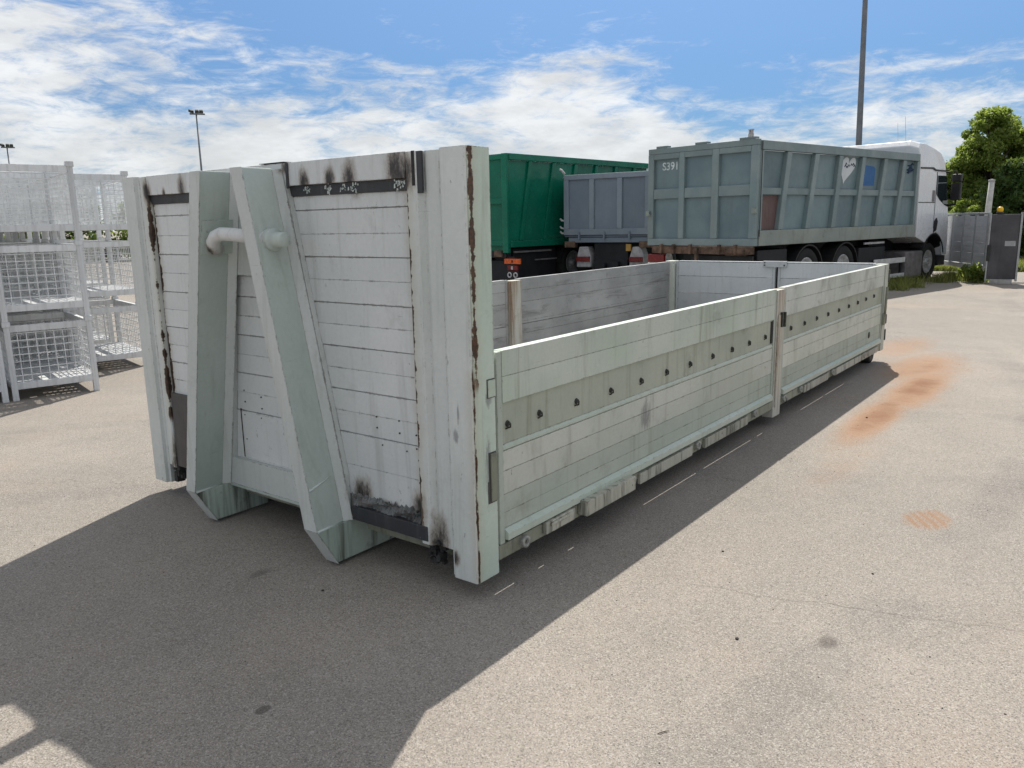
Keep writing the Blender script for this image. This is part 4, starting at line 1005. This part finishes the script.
def tree(az, d, h, rad, label, mat, nclump=60, nleaf=160, size=.09, name='leafy_tree', low=.12, group='trees beyond the gate', cat='tree', clump=.37):
    t = thing(name, label, cat, at_az(az, d), random.uniform(0, 6), group)
    mb = MB(); mb.tube([(0, 0, -.05), (.05, .03, h*.25), (-.04, .08, h*.5), (.02, 0, h*.82)], [.16*h/5, .12*h/5, .085*h/5, .02], 8)
    cs = []
    tips = []
    for k in range(nclump):
        u = (k+.5)/nclump; z = h*(low+(1-low)*u**.9)
        prof = rad*(math.sin(math.pi*min(1, max(.0, (u*.86+.14))))**.55)*random.uniform(.45, 1.1)
        a = random.uniform(0, 6.283)
        c_ = Vector((prof*math.cos(a), prof*math.sin(a), min(h*.97, z+random.uniform(-.25, .25))))
        tips.append(c_)
        s0 = Vector((0, 0, max(.2, c_.z*.62)))
        if k % 2 == 0: mb.tube([s0, s0.lerp(c_, .5)+Vector((0, 0, .12)), c_], [.045*h/5, .028*h/5, .01], 5)
        m_ = int(nleaf*random.uniform(.5, 1.5)); r_ = clump*h/5*random.uniform(.6, 1.3)
        q = rng.normal(size=(m_, 3)); q /= np.linalg.norm(q, axis=1)[:, None]
        q *= (rng.uniform(.1, 1, (m_, 1))**.5)*r_*np.array([1.15, 1.15, .75])
        cs.append(q+np.array(c_))
    mb.build('trunk', m_bark, t)
    leaves(np.concatenate(cs), None, size, 'crown', mat, t)
    return t
random.seed(21)
tree(6.9, 33, 4.95, 1.25, 'tallest bright green tree behind the gate pillar', m_leafA, 110, 330, .062, clump=.37)
tree(5.3, 33.6, 4.1, 1.2, 'bright green tree just right of the tallest tree', m_leafA, 80, 340, .062, clump=.39)
tree(3.7, 33.5, 4.5, 1.6, 'broad bright green tree at the right frame edge', m_leafA, 100, 360, .062, clump=.41)
tree(8.6, 33, 3.5, .95, 'slim bright green tree beside the lorry mirror', m_leafA, 72, 300, .06, low=.05, clump=.39)
tree(9.6, 34, 2.9, .9, 'low bright green tree behind the lorry cab', m_leafA, 50, 300, .06, low=.05, clump=.39)
tree(7.9, 31, 1.9, 1.0, 'round green shrub directly behind the gate', m_leafA, 50, 260, .055, 'leafy_shrub', .0, 'trees beyond the gate', 'shrub', .55)
tree(5.7, 31.2, 3.1, 1.1, 'dark green shrub behind the leaning concrete post', m_leafB, 66, 190, .08, 'leafy_shrub', .0, 'trees beyond the gate', 'shrub', .5)
tree(4.2, 30.8, 3.0, 1.2, 'dark green shrub by the road at the right edge', m_leafB, 66, 190, .08, 'leafy_shrub', .0, 'trees beyond the gate', 'shrub', .5)
for az_, d_, h_, m__, l_ in ((57, 46, 3.0, m_leafB, 'dark green bush seen through the set back cages'), (61, 47, 3.2, m_leafA, 'bright green bush beyond the cages, right of the middle'), (65.5, 46, 3.1, m_leafB, 'dark green bush beyond the front cage stack'), (70, 47, 3.2, m_leafA, 'bright green bush beyond the cages at the left edge')):
    tree(az_, d_, h_, 2.0, l_, m__, 46, 120, .11, 'leafy_shrub', .0, 'bushes beyond the cages', 'shrub', .8)
# grass verge beyond the gate
m_verge = Mat('verge_turf', .95, 0, .2); n_ = m_verge.noise(1.4, 6, .7); m_verge.col(m_verge.mix(m_verge.mr(n_, .3, .7), (.055, .085, .022), (.13, .13, .05))); m_verge = m_verge.m
vp = [at_az(14, 25), at_az(6.2, 24.8), at_az(2.5, 25.2), at_az(-6, 26), at_az(-6, 60), at_az(24, 60), at_az(22, 30)]
o = MB().raw([(v_.x, v_.y, .004) for v_ in vp], [tuple(range(len(vp)))]).build('grass_verge', m_verge); tag(o, kind='structure')
def blades(pts, hmin, hmax, w, name, mat):
    n = len(pts); a = rng.uniform(0, 6.283, n); h = rng.uniform(hmin, hmax, n); lean = rng.normal(0, .35, (n, 2))*h[:, None]
    dx = np.stack([np.cos(a), np.sin(a)], 1)*w*rng.uniform(.6, 1.4, (n, 1))
    z = np.zeros((n, 1)); base = pts
    v = np.stack([np.concatenate([base-dx, z], 1), np.concatenate([base+dx, z], 1), np.concatenate([base+dx*.5+lean*.5, (h*.6)[:, None]], 1), np.concatenate([base+lean, h[:, None]], 1)], 1).reshape(-1, 3)
    me = bpy.data.meshes.new(name); me.vertices.add(4*n); me.vertices.foreach_set('co', v.astype(np.float32).ravel())
    me.loops.add(4*n); me.loops.foreach_set('vertex_index', np.arange(4*n, dtype=np.int32)); me.polygons.add(n)
    me.polygons.foreach_set('loop_start', np.arange(0, 4*n, 4, dtype=np.int32)); me.polygons.foreach_set('loop_total', np.full(n, 4, np.int32)); me.update(); me.validate()
    me.materials.append(mat); ob = bpy.data.objects.new(name, me); COL.objects.link(ob); return ob
# rough grass along the lorry and the gate
def clumps(cent, n, sp):
    return np.concatenate([rng.normal(0, 1, (n, 2))*np.array(sp)+np.array(c_) for c_ in cent])
cent = [(18.8, 1.15), (19.2, .95), (18.9, .75), (18.55, .62), (19.8, 1.3)]
pts_ = [clumps(cent, 200, (.22, .18))]
for k in range(24):
    t_ = random.random(); cx_ = 15.6+3.6*t_+random.gauss(0, .1); cy_ = 2.15-.95*t_+random.gauss(0, .22)
    pts_.append(rng.normal(0, 1, (random.randint(20, 190), 2))*random.uniform(.05, .17)+np.array((cx_, cy_)))
g1 = blades(np.concatenate(pts_), .03, .25, .007, 'rough_grass', m_grassl)
tag(g1, 'rough yellow green grass growing along the lorry and gate', 'grass', kind='stuff')
vg = []
while len(vg) < 26000:
    az = random.uniform(1.5, 13); d_ = 25+random.random()**1.5*9
    p_ = at_az(az, d_); vg.append((p_.x, p_.y))
g2 = blades(np.array(vg), .06, .25, .012, 'verge_grass', m_grassl); tag(g2, 'green grass on the verge below the trees', 'grass', kind='stuff')
def weed(loc, h, n, label):
    t = thing('weed_plant', label, 'weed', loc, random.uniform(0, 6), 'weeds in front of the gate')
    mb = MB(); cs = []
    for k in range(14):
        a = random.uniform(0, 6.28); tip = Vector((h*.6*math.cos(a)*random.uniform(.3, 1), h*.6*math.sin(a)*random.uniform(.3, 1), h*random.uniform(.55, 1)))
        mb.tube([(0, 0, 0), tip*.5+Vector((0, 0, .05)), tip], [.007, .005, .003], 4)
        for u in np.linspace(.35, 1, n//14): cs.append(np.array(tip)*u+rng.normal(0, .045, 3))
    mb.build('stem', m_leafB, t); tag(leaves(np.array(cs), None, .05, 'leaf_mass', m_leafA, t), kind='stuff')
weed((18.35, .62, 0), .38, 700, 'bushy bright weed against the dark gate pillar')
weed((18.95, .98, 0), .27, 420, 'smaller bright weed in front of the grey gate panel')

# ------------------------------------------------------------------ litter on the asphalt
m_peb = plain('pebble', (.05, .045, .04), .8, 0, .3, 30)
def pebble(x, y, s, label):
    bm = bmesh.new(); bmesh.ops.create_icosphere(bm, subdivisions=2, radius=s)
    for v_ in bm.verts: v_.co *= random.uniform(.75, 1.2); v_.co.z *= .6
    me = bpy.data.meshes.new('pebble'); bm.to_mesh(me); bm.free(); me.materials.append(m_peb)
    o = bpy.data.objects.new('pebble', me); COL.objects.link(o); o.scale = (.6,)*3; o.location = (x, y, s*.25); tag(o, label, 'stone', 'pebbles on the asphalt')
GP = [((.33, -.98), .012, 'small dark pebble in the sun right of the shadow edge'), ((1.06, -.62), .010, 'tiny pebble just outside the side shadow'), ((-.30, .62), .011, 'small pebble in the shade before the hook frame'),
      ((1.2, -1.25), .009, 'tiny pebble left of the rust print'), ((6.9, -1.55), .02, 'dark pebble far out by the road edge'), ((4.1, -.52), .014, 'dark pebble on the long rust stain')]
for (x_, y_), s_, l_ in GP: pebble(x_, y_, s_, l_)

# loose grit, too fine to count, and one twig
gm = MB()
for k in range(900):
    x_ = random.uniform(-1.6, 9); y_ = random.uniform(-4.5, 3.5) if x_ < 0 else random.uniform(-4.5, .0)
    r_ = random.uniform(.0015, .0042); a_ = random.uniform(0, 6.28); h_ = r_*random.uniform(.5, 1.1)
    p_ = [(x_+r_*random.uniform(.6, 1.4)*math.cos(a_+q*1.57), y_+r_*random.uniform(.6, 1.4)*math.sin(a_+q*1.57), 0) for q in range(4)]
    gm.raw(p_+[(x_+r_*.3*math.cos(a_), y_, h_)], [(0, 1, 4), (1, 2, 4), (2, 3, 4), (3, 0, 4)])
tag(gm.build('loose_grit', m_peb), 'dark loose grit scattered over the asphalt', 'grit', kind='stuff')
tw = MB().tube([(-.350, -1.000, .002), (-.340, -1.008, .004), (-.328, -1.013, .003), (-.318, -1.022, .003)], [.001, .0016, .0016, .001], 5).build('twig', m_bark)
tag(tw, 'thin dark twig lying on the sunlit asphalt in the foreground', 'twig')
